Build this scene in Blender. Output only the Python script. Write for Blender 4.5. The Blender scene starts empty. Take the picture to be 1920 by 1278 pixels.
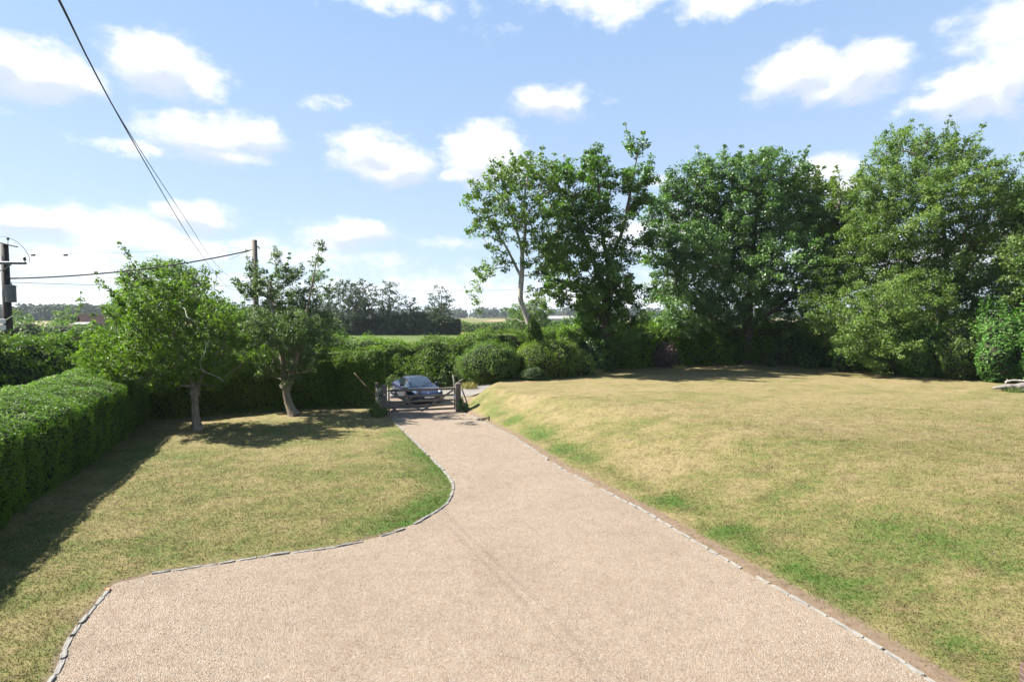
import bpy, bmesh, math, random
import numpy as np
from mathutils import Vector, Matrix

random.seed(7)
RNG = np.random.default_rng(11)
C = bpy.context.scene.collection
SC = bpy.context.scene

# ------------------------------------------------------------------ camera
CAMZ = 4.87
F = 1000.0
PITCH = math.atan(49 / F)
cam = bpy.data.cameras.new('camera')
camo = bpy.data.objects.new('camera', cam)
C.objects.link(camo)
camo.location = (0, 0, CAMZ)
camo.rotation_euler = (math.pi / 2 - PITCH, 0, 0)
cam.sensor_width = 36
cam.lens = 36 * F / 1920
cam.clip_start = 0.1
cam.clip_end = 20000
SC.camera = camo

# ------------------------------------------------------------------ sun, exposure
SUN_EL = math.radians(46.5)
SUN_TRAVEL = Vector((0.99, -0.10, 0)).normalized()      # where shadows point
to_sun = Vector((-SUN_TRAVEL.x * math.cos(SUN_EL), -SUN_TRAVEL.y * math.cos(SUN_EL), math.sin(SUN_EL)))
sun = bpy.data.lights.new('sun', 'SUN')
sun.energy = 5.0
sun.angle = math.radians(0.6)
sun.color = (1.0, 0.95, 0.87)
suno = bpy.data.objects.new('sun', sun)
C.objects.link(suno)
suno.rotation_euler = (-to_sun).to_track_quat('-Z', 'Y').to_euler()
suno.location = (-30, 5, 40)
SC.view_settings.view_transform = 'Standard'
SC.view_settings.look = 'None'
SC.view_settings.exposure = 2.05
SC.view_settings.gamma = 1
SKY_STRENGTH = 0.05
SC.cycles.use_denoising = True
SC.cycles.max_bounces = 7
SC.cycles.diffuse_bounces = 2
SC.cycles.transmission_bounces = 4
SC.cycles.transparent_max_bounces = 6


# ------------------------------------------------------------------ pixel -> ray
def ray(px, py):
    x = (px - 960) / F
    y = (639 - py) / F
    return np.array([x, math.cos(PITCH) + y * math.sin(PITCH), -math.sin(PITCH) + y * math.cos(PITCH)])


def at(px, py, D):
    r = ray(px, py)
    r = r / r[1] * D
    return np.array([r[0], D, CAMZ + r[2]])


# ------------------------------------------------------------------ world: sky and clouds
def build_world():
    w = bpy.data.worlds.new('World')
    SC.world = w
    w.use_nodes = True
    nt = w.node_tree
    N, L = nt.nodes, nt.links
    N.clear()
    out = N.new('ShaderNodeOutputWorld')
    bg = N.new('ShaderNodeBackground')
    bg.inputs['Strength'].default_value = SKY_STRENGTH
    sky = N.new('ShaderNodeTexSky')
    sky.sky_type = 'NISHITA'
    sky.sun_disc = False
    sky.sun_elevation = SUN_EL
    sky.sun_rotation = math.atan2(to_sun.x, to_sun.y)
    sky.air_density = 1.0
    sky.dust_density = 0.6
    sky.ozone_density = 1.6
    tc = N.new('ShaderNodeTexCoord')
    sep = N.new('ShaderNodeSeparateXYZ')
    L.new(tc.outputs['Generated'], sep.inputs[0])

    def m(op, a, b=None, c=None):
        n = N.new('ShaderNodeMath')
        n.operation = op
        for i, v in enumerate((a, b, c)):
            if v is None:
                continue
            if isinstance(v, (int, float)):
                n.inputs[i].default_value = v
            else:
                L.new(v, n.inputs[i])
        return n.outputs[0]
    az = m('ARCTAN2', sep.outputs[0], sep.outputs[1])
    el = m('ARCSINE', sep.outputs[2])
    comb = N.new('ShaderNodeCombineXYZ')
    L.new(az, comb.inputs[0])
    L.new(el, comb.inputs[1])
    # warp the lookup so that outlines billow
    wn = N.new('ShaderNodeTexNoise')
    wn.inputs['Scale'].default_value = 11
    wn.inputs['Detail'].default_value = 7
    wn.inputs['Roughness'].default_value = 0.58
    L.new(comb.outputs[0], wn.inputs['Vector'])
    sb = N.new('ShaderNodeVectorMath'); sb.operation = 'SUBTRACT'
    L.new(wn.outputs['Color'], sb.inputs[0]); sb.inputs[1].default_value = (0.5, 0.5, 0.5)
    scl = N.new('ShaderNodeVectorMath'); scl.operation = 'MULTIPLY'
    L.new(sb.outputs[0], scl.inputs[0]); scl.inputs[1].default_value = (0.085, 0.05, 0)
    wv = N.new('ShaderNodeVectorMath'); wv.operation = 'ADD'
    L.new(comb.outputs[0], wv.inputs[0]); L.new(scl.outputs[0], wv.inputs[1])
    # (px, py, rx, ry, weight)
    blobs = [
        (70, 130, 110, 50, 1.25), (0, 110, 70, 45, 1.2), (150, 150, 60, 35, .9),
        (300, 120, 85, 50, 1.25), (250, 95, 80, 28, .7), (360, 145, 75, 40, .9), (300, 160, 110, 30, .6),
        (380, 255, 110, 45, 1.0), (470, 250, 75, 40, 1.0), (250, 275, 110, 20, .7), (420, 285, 110, 20, .8), (515, 235, 25, 25, .8),
        (610, 185, 50, 26, .52), (620, 255, 28, 12, .4),
        (700, 290, 75, 45, 1.05), (760, 305, 60, 38, 1.1), (670, 280, 40, 40, .8), (720, 320, 90, 20, .9),
        (910, 290, 62, 52, 1.4), (875, 325, 50, 16, .9), (940, 315, 60, 40, 1.1),
        (1030, 192, 72, 34, 1.0), (1075, 185, 40, 25, .7),
        (1500, 140, 85, 50, 1.25), (1600, 140, 90, 50, 1.25), (1560, 170, 130, 26, .9), (1520, 110, 45, 30, 1.0), (1620, 110, 55, 28, 1.0),
        (1820, 170, 110, 45, 1.2), (1760, 190, 90, 25, .9), (1900, 150, 70, 60, 1.2), (1890, 40, 130, 60, .85), (1880, 100, 60, 40, .6),
        (1550, 320, 70, 34, 1.0), (1590, 340, 60, 30, .9),
        (740, 5, 150, 26, .7), (920, 50, 60, 45, .42), (1150, 5, 90, 45, .8), (1100, 0, 130, 28, .7), (1340, 5, 90, 36, .9), (1460, 0, 90, 20, .6),
        (1570, 60, 60, 20, .35), (30, 205, 80, 26, .4), (1130, 185, 40, 18, .35),
        (180, 428, 270, 40, .85), (370, 405, 80, 28, 1.05), (60, 415, 110, 28, 1.05), (300, 455, 280, 32, .8),
        (660, 435, 95, 26, 1.0), (620, 450, 110, 30, .7), (100, 485, 320, 40, .62), (560, 480, 280, 32, .62),
        (850, 460, 110, 18, .55), (300, 525, 420, 40, .6), (800, 540, 340, 44, .6), (1240, 345, 60, 20, .6), (1250, 440, 220, 50, .7),
        (1100, 560, 460, 50, .7), (60, 560, 340, 36, .8), (1700, 480, 400, 60, .7),
        (2100, 200, 150, 60, 1.1), (2250, 350, 160, 60, 1.0), (-200, 150, 120, 50, 1.1), (-350, 320, 160, 60, 1.0), (1000, -200, 200, 80, 1.0), (500, -150, 160, 60, 1.0),
    ]
    nz = N.new('ShaderNodeTexNoise')
    nz.inputs['Scale'].default_value = 24
    nz.inputs['Detail'].default_value = 7
    nz.inputs['Roughness'].default_value = 0.62
    mp = N.new('ShaderNodeMapping')
    mp.inputs['Scale'].default_value = (0.8, 1.5, 1)
    L.new(comb.outputs[0], mp.inputs['Vector'])
    L.new(mp.outputs[0], nz.inputs['Vector'])

    def ang(a, b):
        r = ray(a, b)
        r = r / np.linalg.norm(r)
        return math.atan2(r[0], r[1]), math.asin(r[2])

    def chain(vec, bl):
        cur = None
        for (px, py, rx, ry, wt) in bl:
            a0, e0 = ang(px, py)
            a1 = ang(px + 5, py)[0]
            e1 = ang(px, py - 5)[1]
            wa = max(0.01, abs(a1 - a0) / 5 * rx * 1.09)
            we = max(0.008, abs(e1 - e0) / 5 * ry * 1.09)
            s = N.new('ShaderNodeVectorMath'); s.operation = 'MULTIPLY_ADD'
            L.new(vec, s.inputs[0])
            s.inputs[1].default_value = (1 / wa, 1 / we, 0)
            s.inputs[2].default_value = (-a0 / wa, -e0 / we, 0)
            ln = N.new('ShaderNodeVectorMath'); ln.operation = 'LENGTH'
            L.new(s.outputs[0], ln.inputs[0])
            f = m('MULTIPLY_ADD', ln.outputs['Value'], -0.62 * wt, wt)
            cur = f if cur is None else m('SMOOTH_MAX', cur, f, 0.10)
        return cur
    f0 = chain(wv.outputs[0], blobs)
    up = N.new('ShaderNodeVectorMath'); up.operation = 'ADD'
    L.new(wv.outputs[0], up.inputs[0]); up.inputs[1].default_value = (-0.004, 0.012, 0)
    f1 = chain(up.outputs[0], [b for b in blobs if b[4] >= 1.0 and -50 < b[0] < 1930])
    dn = m('MULTIPLY', m('SUBTRACT', nz.outputs['Fac'], 0.5), 0.95)
    fld = m('ADD', f0, dn)
    mr = N.new('ShaderNodeMapRange'); mr.interpolation_type = 'SMOOTHSTEP'
    L.new(fld, mr.inputs['Value'])
    mr.inputs['From Min'].default_value = 0.24
    mr.inputs['From Max'].default_value = 0.74
    mr.inputs['To Max'].default_value = 0.98
    lit = m('ADD', m('MULTIPLY', m('SUBTRACT', f0, f1), 2.6), m('MULTIPLY_ADD', fld, .35, .38))
    mr2 = N.new('ShaderNodeMapRange'); mr2.interpolation_type = 'SMOOTHSTEP'
    L.new(lit, mr2.inputs['Value'])
    mr2.inputs['From Min'].default_value = 0.05
    mr2.inputs['From Max'].default_value = 1.0
    ccol = N.new('ShaderNodeMix'); ccol.data_type = 'RGBA'
    L.new(mr2.outputs[0], ccol.inputs['Factor'])
    k = .345 / SKY_STRENGTH
    ccol.inputs[6].default_value = (0.53 * k, 0.59 * k, 0.72 * k, 1)
    ccol.inputs[7].default_value = (0.82 * k, 0.83 * k, 0.85 * k, 1)
    # pale summer air low in the sky
    hz = N.new('ShaderNodeMapRange'); hz.interpolation_type = 'SMOOTHSTEP'
    L.new(el, hz.inputs['Value'])
    hz.inputs['From Min'].default_value = 0.62
    hz.inputs['From Max'].default_value = 0.0
    hz.inputs['To Min'].default_value = 0.84
    hz.inputs['To Max'].default_value = 0.80
    mh = N.new('ShaderNodeMix'); mh.data_type = 'RGBA'
    L.new(hz.outputs[0], mh.inputs['Factor'])
    L.new(sky.outputs[0], mh.inputs[6])
    gr = N.new('ShaderNodeMapRange')
    L.new(el, gr.inputs['Value'])
    gr.inputs['From Min'].default_value = 0.56
    gr.inputs['From Max'].default_value = 0.04
    air = N.new('ShaderNodeMix'); air.data_type = 'RGBA'
    L.new(gr.outputs[0], air.inputs['Factor'])
    air.inputs[6].default_value = (0.270 * k, 0.425 * k, 0.685 * k, 1)
    air.inputs[7].default_value = (0.455 * k, 0.575 * k, 0.72 * k, 1)
    L.new(air.outputs[2], mh.inputs[7])
    mx = N.new('ShaderNodeMix'); mx.data_type = 'RGBA'
    L.new(mr.outputs[0], mx.inputs['Factor'])
    L.new(mh.outputs[2], mx.inputs[6])
    L.new(ccol.outputs[2], mx.inputs[7])
    L.new(mx.outputs[2], bg.inputs['Color'])
    L.new(bg.outputs[0], out.inputs['Surface'])


build_world()


# ------------------------------------------------------------------ numeric helpers
class Noise:
    def __init__(s, seed, octaves=3):
        r = np.random.default_rng(seed)
        s.k = []
        for o in range(octaves):
            for i in range(7):
                v = r.normal(size=3)
                v = v / np.linalg.norm(v) * (2 ** o) * r.uniform(.7, 1.4)
                s.k.append((v, r.uniform(0, 6.28), 0.5 ** o))
        s.n = math.sqrt(sum(a * a for _, _, a in s.k) / 2)

    def __call__(s, P, scale=1.0):
        P = np.atleast_2d(P)
        out = np.zeros(len(P))
        for v, ph, a in s.k:
            out += a * np.sin((P @ v) * scale * 2.2 + ph)
        return out / s.n / 1.6          # roughly -1..1


NZ = Noise(3)
NZ2 = Noise(5)


def sstep(t):
    t = np.clip(t, 0, 1)
    return t * t * (3 - 2 * t)


# drive edges in ground metres: (y, x)
LE = np.array([(0.0, -5.2), (5.0, -5.5), (7.08, -6.23), (7.85, -6.68), (9.46, -7.23), (9.84, -6.79), (10.25, -5.74), (10.6, -4.87),
               (11.07, -3.54), (11.8, -2.6), (12.75, -2.0), (13.7, -1.67), (15.0, -1.68), (16.2, -2.03), (18.4, -2.94), (21.2, -4.13),
               (23.75, -5.2), (26.2, -6.15), (28.5, -7.2), (30.5, -10.0)])
RE = np.array([(0.0, 6.6), (4.0, 6.2), (7.08, 5.56), (8.4, 5.12), (10.04, 4.42), (12.99, 3.31), (16.8, 1.55), (21.2, 0.05),
               (26.3, -2.25), (27.5, -2.75), (29.5, -2.6), (32.0, -2.2), (45, 2.0)])


def Lx(y): return np.interp(y, LE[:, 0], LE[:, 1])
def Rx(y): return np.interp(y, RE[:, 0], RE[:, 1])


def Nb(x): return np.interp(x, [-4, 0, 5, 13, 20, 30, 60], [30.5, 32.5, 36.5, 41, 43, 44, 44])


def ter(x, y):
    x = np.asarray(x, float); y = np.asarray(y, float)
    d = x - Rx(y)
    W = np.interp(y, [8, 14, 20, 25, 27, 31], [10.5, 9.0, 6.4, 3.4, 2.0, 1.8])
    H = np.interp(y, [0, 8, 20, 60], [0.95, 1.0, 1.1, 1.1])
    h = H * sstep((d + 0.15 * W) / (1.15 * W)) * (d > 0) - H * sstep(0.15 / 1.15) * (d > 0)
    h = np.maximum(h, 0)
    h = h * (1 - sstep((y - Nb(x) - 1.2) / 2.6)) * (1 - sstep((x - 45) / 20))
    P = np.stack([x.ravel(), y.ravel(), 0 * x.ravel()], 1)
    und = NZ(P, 0.28).reshape(x.shape) * 0.016
    und = und * sstep(np.maximum(np.maximum(Lx(y) - x, d), 0) / 1.5)
    return h + und


def hit(px, py, tmax=400):
    r = ray(px, py)
    t = 3.0
    while t < tmax:
        p = np.array([0, 0, CAMZ]) + r * t
        if p[2] < float(ter(p[0], p[1])):
            return np.array([p[0], p[1], float(ter(p[0], p[1]))])
        t += 0.04
    return p


# ------------------------------------------------------------------ object helpers
def tag(o, label=None, cat=None, group=None, kind=None):
    if label: o['label'] = label
    if cat: o['category'] = cat
    if group: o['group'] = group
    if kind: o['kind'] = kind
    return o


def thing(name, label, cat, loc=(0, 0, 0), rz=0, group=None):
    o = bpy.data.objects.new(name, None)
    C.objects.link(o)
    o.location = tuple(float(v) for v in loc)
    o.rotation_euler = (0, 0, rz)
    o.empty_display_size = 0.2
    return tag(o, label, cat, group)


def np_mesh(name, V, Fc, mat, parent=None, tint=None, smooth=False, origin=None, attrs=None):
    """V Nx3 in world metres, Fc Mxk int."""
    me = bpy.data.meshes.new(name)
    if parent is not None and origin is None:
        origin = np.array(parent['_o']) if '_o' in parent else np.array(parent.location)
    if origin is None:
        origin = np.zeros(3)
    V = (np.asarray(V) - np.asarray(origin)).astype(np.float32)
    Fc = np.asarray(Fc, np.int32)
    k = Fc.shape[1]
    me.vertices.add(len(V))
    me.vertices.foreach_set('co', V.ravel())
    me.loops.add(Fc.size)
    me.loops.foreach_set('vertex_index', Fc.ravel())
    me.polygons.add(len(Fc))
    me.polygons.foreach_set('loop_start', np.arange(0, Fc.size, k, dtype=np.int32))
    if smooth:
        me.polygons.foreach_set('use_smooth', np.ones(len(Fc), bool))
    else:
        me.polygons.foreach_set('use_smooth', np.zeros(len(Fc), bool))
    me.update(calc_edges=True)
    if tint is not None:
        a = me.attributes.new('tint', 'FLOAT', 'POINT')
        a.data.foreach_set('value', np.asarray(tint, np.float32))
    for n_, arr in (attrs or {}).items():
        a = me.attributes.new(n_, 'FLOAT', 'POINT')
        a.data.foreach_set('value', np.asarray(arr, np.float32))
    me.materials.append(mat)
    o = bpy.data.objects.new(name, me)
    C.objects.link(o)
    if parent is not None:
        o.parent = parent
    else:
        o.location = tuple(float(v) for v in origin)
    return o


class MB:
    """collects shapes for one mesh"""
    def __init__(s):
        s.v, s.f = [], []

    def add(s, V, Fs):
        b = len(s.v)
        s.v += [tuple(map(float, p)) for p in V]
        s.f += [tuple(b + i for i in f) for f in Fs]
        return s

    def box(s, c, size, rot=None, bev=0.0):
        x, y, z = (k / 2 for k in size)
        if bev <= 0:
            P = [Vector((a * x, b * y, d * z)) for a in (-1, 1) for b in (-1, 1) for d in (-1, 1)]
            Fs = [(0, 1, 3, 2), (4, 6, 7, 5), (0, 4, 5, 1), (2, 3, 7, 6), (0, 2, 6, 4), (1, 5, 7, 3)]
        else:
            bm = bmesh.new()
            bmesh.ops.create_cube(bm, size=1)
            for v in bm.verts:
                v.co = Vector((v.co.x * 2 * x, v.co.y * 2 * y, v.co.z * 2 * z))
            bmesh.ops.bevel(bm, geom=list(bm.edges), offset=bev, segments=1, affect='EDGES')
            bm.verts.index_update()
            P = [v.co.copy() for v in bm.verts]
            Fs = [tuple(v.index for v in f.verts) for f in bm.faces]
            bm.free()
        if rot is not None:
            P = [rot @ p for p in P]
        return s.add([p + Vector(c) for p in P], Fs)

    def bar(s, a, b, w, h, bev=0.0):
        """box beam from a to b, w sideways, h upward"""
        a, b = Vector(a), Vector(b)
        d = b - a
        X = d.normalized()
        up = Vector((0, 0, 1)) if abs(X.z) < .95 else Vector((0, 1, 0))
        Y = up.cross(X).normalized()
        Z = X.cross(Y)
        R = Matrix((X, Y, Z)).transposed()
        return s.box((a + b) / 2, (d.length, w, h), R, bev)

    def tube(s, pts, rad, k=8, cap=True):
        V, Fq = tube_np(pts, rad, k)
        Fs = [tuple(q) for q in Fq]
        n = len(pts)
        if cap:
            Fs.append(tuple(range(k - 1, -1, -1)))
            Fs.append(tuple((n - 1) * k + i for i in range(k)))
        return s.add(V, Fs)

    def lathe(s, prof, c=(0, 0, 0), k=16, rot=None):
        """prof: (r,z)"""
        V = []
        for r, z in prof:
            for i in range(k):
                a = 2 * math.pi * i / k
                V.append(Vector((r * math.cos(a), r * math.sin(a), z)))
        Fs = [(j * k + i, j * k + (i + 1) % k, (j + 1) * k + (i + 1) % k, (j + 1) * k + i) for j in range(len(prof) - 1) for i in range(k)]
        Fs.append(tuple(range(k - 1, -1, -1)))
        Fs.append(tuple((len(prof) - 1) * k + i for i in range(k)))
        if rot is not None:
            V = [rot @ v for v in V]
        return s.add([v + Vector(c) for v in V], Fs)

    def build(s, name, mat, parent=None, smooth=False, loc=None):
        me = bpy.data.meshes.new(name)
        me.from_pydata(s.v, [], s.f)
        me.materials.append(mat)
        if smooth:
            me.polygons.foreach_set('use_smooth', np.ones(len(me.polygons), bool))
        me.update()
        o = bpy.data.objects.new(name, me)
        C.objects.link(o)
        if parent is not None:
            o.parent = parent
        if loc is not None:
            o.location = loc
        return o


def tube_np(pts, rad, k=6):
    P = np.asarray(pts, float)
    n = len(P)
    rad = np.broadcast_to(np.asarray(rad, float), (n,))
    T = np.gradient(P, axis=0)
    T /= np.linalg.norm(T, axis=1)[:, None] + 1e-9
    ref = np.array([0.0, 0, 1]) if abs(T[0][2]) < .8 else np.array([0.0, 1, 0])
    V = np.zeros((n, k, 3))
    for i in range(n):
        A = np.cross(T[i], ref)
        if np.linalg.norm(A) < 1e-4:
            A = np.cross(T[i], np.array([1.0, 0, 0]))
        A /= np.linalg.norm(A)
        B = np.cross(T[i], A)
        ref = np.cross(A, T[i]) if False else ref
        a = np.arange(k) * 2 * math.pi / k
        V[i] = P[i] + rad[i] * (np.cos(a)[:, None] * A + np.sin(a)[:, None] * B)
    idx = np.arange(n * k).reshape(n, k)
    a, b = idx[:-1], idx[1:]
    Fq = np.stack([a, np.roll(a, -1, 1), np.roll(b, -1, 1), b], -1).reshape(-1, 4)
    return V.reshape(-1, 3), Fq


# ------------------------------------------------------------------ materials
def new_mat(name):
    m = bpy.data.materials.new(name)
    m.use_nodes = True
    m.node_tree.nodes.clear()
    return m, m.node_tree.nodes, m.node_tree.links


def pos_node(N):
    return N.new('ShaderNodeNewGeometry').outputs['Position']


def noise_n(N, L, vec, scale, detail=4, rough=.55, dist=0):
    n = N.new('ShaderNodeTexNoise')
    n.inputs['Scale'].default_value = scale
    n.inputs['Detail'].default_value = detail
    n.inputs['Roughness'].default_value = rough
    n.inputs['Distortion'].default_value = dist
    L.new(vec, n.inputs['Vector'])
    return n


def ramp(N, L, fac, stops, interp='LINEAR'):
    r = N.new('ShaderNodeValToRGB')
    r.color_ramp.interpolation = interp
    e = r.color_ramp.elements
    while len(e) < len(stops):
        e.new(0.5)
    for i, (p, c) in enumerate(stops):
        e[i].position = p
        e[i].color = (*c, 1)
    if fac is not None:
        L.new(fac, r.inputs[0])
    return r.outputs[0]


def mixc(N, L, f, a, b, mode='MIX'):
    n = N.new('ShaderNodeMix'); n.data_type = 'RGBA'; n.blend_type = mode
    for i, v in ((0, f), (6, a), (7, b)):
        if isinstance(v, (int, float)):
            n.inputs[i].default_value = v
        elif isinstance(v, tuple):
            n.inputs[i].default_value = (*v, 1)
        else:
            L.new(v, n.inputs[i])
    return n.outputs[2]


def principled(N, L, col, rough=.8, spec=.3, metal=0.0, bump=None, bstr=.5, bdist=.02, coat=0):
    out = N.new('ShaderNodeOutputMaterial')
    p = N.new('ShaderNodeBsdfPrincipled')
    if isinstance(col, tuple):
        p.inputs['Base Color'].default_value = (*col, 1)
    else:
        L.new(col, p.inputs['Base Color'])
    if isinstance(rough, (int, float)):
        p.inputs['Roughness'].default_value = rough
    else:
        L.new(rough, p.inputs['Roughness'])
    p.inputs['Specular IOR Level'].default_value = spec
    p.inputs['Metallic'].default_value = metal
    p.inputs['Coat Weight'].default_value = coat
    p.inputs['Coat Roughness'].default_value = .04
    if bump is not None:
        b = N.new('ShaderNodeBump')
        b.inputs['Strength'].default_value = bstr
        b.inputs['Distance'].default_value = bdist
        L.new(bump, b.inputs['Height'])
        L.new(b.outputs[0], p.inputs['Normal'])
    L.new(p.outputs[0], out.inputs[0])
    return p


def leaf_mat(name, dark, mid, light, trans=.32, rough=.5, spec=.22):
    m, N, L = new_mat(name)
    at_ = N.new('ShaderNodeAttribute'); at_.attribute_name = 'tint'
    col = ramp(N, L, at_.outputs['Fac'], [(0.0, dark), (0.5, mid), (1.0, light)])
    big = noise_n(N, L, pos_node(N), 0.7, 3)
    col = mixc(N, L, 0.35, col, ramp(N, L, big.outputs['Fac'], [(0.3, dark), (.7, light)]))
    out = N.new('ShaderNodeOutputMaterial')
    p = N.new('ShaderNodeBsdfPrincipled')
    L.new(col, p.inputs['Base Color'])
    p.inputs['Roughness'].default_value = rough
    p.inputs['Specular IOR Level'].default_value = spec
    t = N.new('ShaderNodeBsdfTranslucent')
    tcol = mixc(N, L, 1.0, col, (1.25, 1.55, .55), 'MULTIPLY')
    L.new(tcol, t.inputs['Color'])
    ms = N.new('ShaderNodeMixShader'); ms.inputs[0].default_value = trans
    L.new(p.outputs[0], ms.inputs[1]); L.new(t.outputs[0], ms.inputs[2])
    L.new(ms.outputs[0], out.inputs[0])
    return m


def simple(name, col, rough=.7, spec=.3, metal=0.0, var=.25, nscale=6, bstr=.3, bdist=.01, coat=0, stretch=None):
    m, N, L = new_mat(name)
    g = N.new('ShaderNodeTexCoord').outputs['Object']
    if stretch:
        mp = N.new('ShaderNodeMapping'); mp.inputs['Scale'].default_value = stretch
        L.new(g, mp.inputs[0]); g = mp.outputs[0]
    n = noise_n(N, L, g, nscale, 6, .65)
    lo = tuple(c * (1 - var) for c in col); hi = tuple(min(1, c * (1 + var)) for c in col)
    c = ramp(N, L, n.outputs['Fac'], [(.3, lo), (.7, hi)])
    principled(N, L, c, rough, spec, metal, n.outputs['Fac'] if bstr else None, bstr, bdist, coat)
    return m


M = {}
# name: dark, mid, light
M['hedge_leaf'] = leaf_mat('clipped_hedge_leaf', (0.034, 0.069, 0.008), (0.080, 0.145, 0.014), (0.135, 0.212, 0.031), 0.44)
M['wild_leaf'] = leaf_mat('wild_hedge_leaf', (0.025, 0.052, 0.011), (0.072, 0.126, 0.023), (0.149, 0.211, 0.054), 0.4)
M['hawthorn_leaf'] = leaf_mat('hawthorn_leaf', (0.031, 0.059, 0.007), (0.083, 0.143, 0.013), (0.143, 0.207, 0.033), 0.44)
M['grey_leaf'] = leaf_mat('greyish_leaf', (0.029, 0.056, 0.019), (0.073, 0.113, 0.039), (0.142, 0.184, 0.081), 0.34)
M['dark_leaf'] = leaf_mat('dark_leaf', (0.017, 0.045, 0.011), (0.054, 0.119, 0.023), (0.130, 0.216, 0.059), 0.36, .4, .45)
M['oak_leaf'] = leaf_mat('oak_leaf', (0.019, 0.048, 0.007), (0.056, 0.122, 0.016), (0.130, 0.212, 0.040), 0.38, .42, .4)
M['lime_leaf'] = leaf_mat('yellow_green_leaf', (0.045, 0.074, 0.009), (0.108, 0.160, 0.022), (0.176, 0.221, 0.050), 0.42)
M['olive_leaf'] = leaf_mat('olive_leaf', (0.033, 0.062, 0.010), (0.083, 0.145, 0.025), (0.166, 0.233, 0.062), 0.4)
M['laurel_leaf'] = leaf_mat('laurel_leaf', (0.019, 0.061, 0.011), (0.056, 0.143, 0.023), (0.130, 0.250, 0.047), 0.3, .5, .25)
M['far_leaf'] = leaf_mat('distant_leaf', (0.020, 0.035, 0.014), (0.035, 0.057, 0.023), (0.057, 0.080, 0.036), .2, .6, .2)
M['far_wood'] = leaf_mat('far_woodland_leaf', (0.019, 0.031, 0.014), (0.028, 0.044, 0.020), (0.044, 0.061, 0.028), .1, .8, .1)
M['dry_leaf'] = leaf_mat('dry_grass_blade', (0.128, 0.112, 0.040), (0.240, 0.200, 0.080), (0.336, 0.288, 0.136), .2, .7, .1)
M['weed_leaf'] = leaf_mat('weed_leaf', (0.040, 0.072, 0.016), (0.080, 0.128, 0.032), (0.160, 0.176, 0.064), .3)
M['white_leaf'] = leaf_mat('pale_leaf', (0.200, 0.224, 0.160), (0.320, 0.336, 0.264), (0.480, 0.480, 0.400), .2)
M['twig'] = simple('dark_twigs', (.030, .033, .020), .95, .1, nscale=3, bstr=.8, bdist=.1, var=.5)
M['dead_twig'] = simple('dead_twigs', (0.096, 0.072, 0.060), .95, .1, nscale=3, bstr=.5, var=.4)
M['bark'] = simple('grey_brown_bark', (.17, .14, .105), .9, .15, nscale=5, bstr=.9, bdist=.03, var=.5, stretch=(3, 3, .7))
M['dark_bark'] = simple('dark_bark', (.085, .07, .055), .9, .15, nscale=5, bstr=.9, bdist=.03, var=.5, stretch=(3, 3, .7))
M['pale_bark'] = simple('pale_bark', (0.243, 0.224, 0.192), .85, .2, nscale=4, bstr=.6, bdist=.02, var=.4, stretch=(2, 2, .8))
M['lichen'] = simple('pale_lichen_bark', (0.300, 0.323, 0.247), .9, .1, nscale=9, bstr=.7, var=.35)
M['gate_wood'] = simple('weathered_gate_wood', (0.119, 0.098, 0.077), .75, .3, nscale=9, bstr=.5, bdist=.006, var=.4, stretch=(.6, 5, 5))
M['post_wood'] = simple('weathered_post_wood', (0.101, 0.083, 0.068), .8, .25, nscale=9, bstr=.6, bdist=.008, var=.45, stretch=(5, 5, .6))
M['pole_wood'] = simple('dark_pole_wood', (0.033, 0.026, 0.022), .8, .3, nscale=8, bstr=.5, bdist=.006, var=.4, stretch=(6, 6, .4))
M['cable'] = simple('black_cable', (0.007, 0.007, 0.011), .6, .4, var=.1, bstr=0)
M['iron'] = simple('dark_iron', (0.021, 0.021, 0.022), .55, .5, .6, var=.2, bstr=.1)
M['grey_metal'] = simple('grey_painted_metal', (0.089, 0.095, 0.101), .5, .5, .3, var=.15, bstr=.1)
M['porcelain'] = simple('brown_porcelain', (0.035, 0.017, 0.011), .2, .6, var=.1, bstr=0)
M['sign_white'] = simple('white_sign', (0.444, 0.456, 0.462), .5, .4, var=.06, bstr=0)
M['stone'] = simple('pale_sett_stone', (0.148, 0.142, 0.129), .85, .2, nscale=14, bstr=.7, bdist=.01, var=.25)
M['limestone'] = simple('pale_log_wood', (0.143, 0.126, 0.116), .85, .2, nscale=5, bstr=.8, bdist=.03, var=.35)
M['render_white'] = simple('pale_wall', (0.367, 0.355, 0.332), .8, .2, var=.1, bstr=.1)
M['roof_tile'] = simple('brown_roof', (0.083, 0.050, 0.039), .85, .2, var=.25)
M['barn_grey'] = simple('grey_roof', (0.189, 0.184, 0.178), .8, .2, var=.1)
M['brick_wall'] = simple('barn_brick', (0.095, 0.044, 0.030), .85, .2, var=.3, nscale=4)


LAWN = [(0.02, (0.177, 0.140, 0.073)), (.25, (0.156, 0.129, 0.061)), (.45, (0.118, 0.109, 0.041)), (.65, (0.083, 0.096, 0.030)), (.85, (0.059, 0.089, 0.020)), (1.0, (0.046, 0.083, 0.017))]


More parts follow.
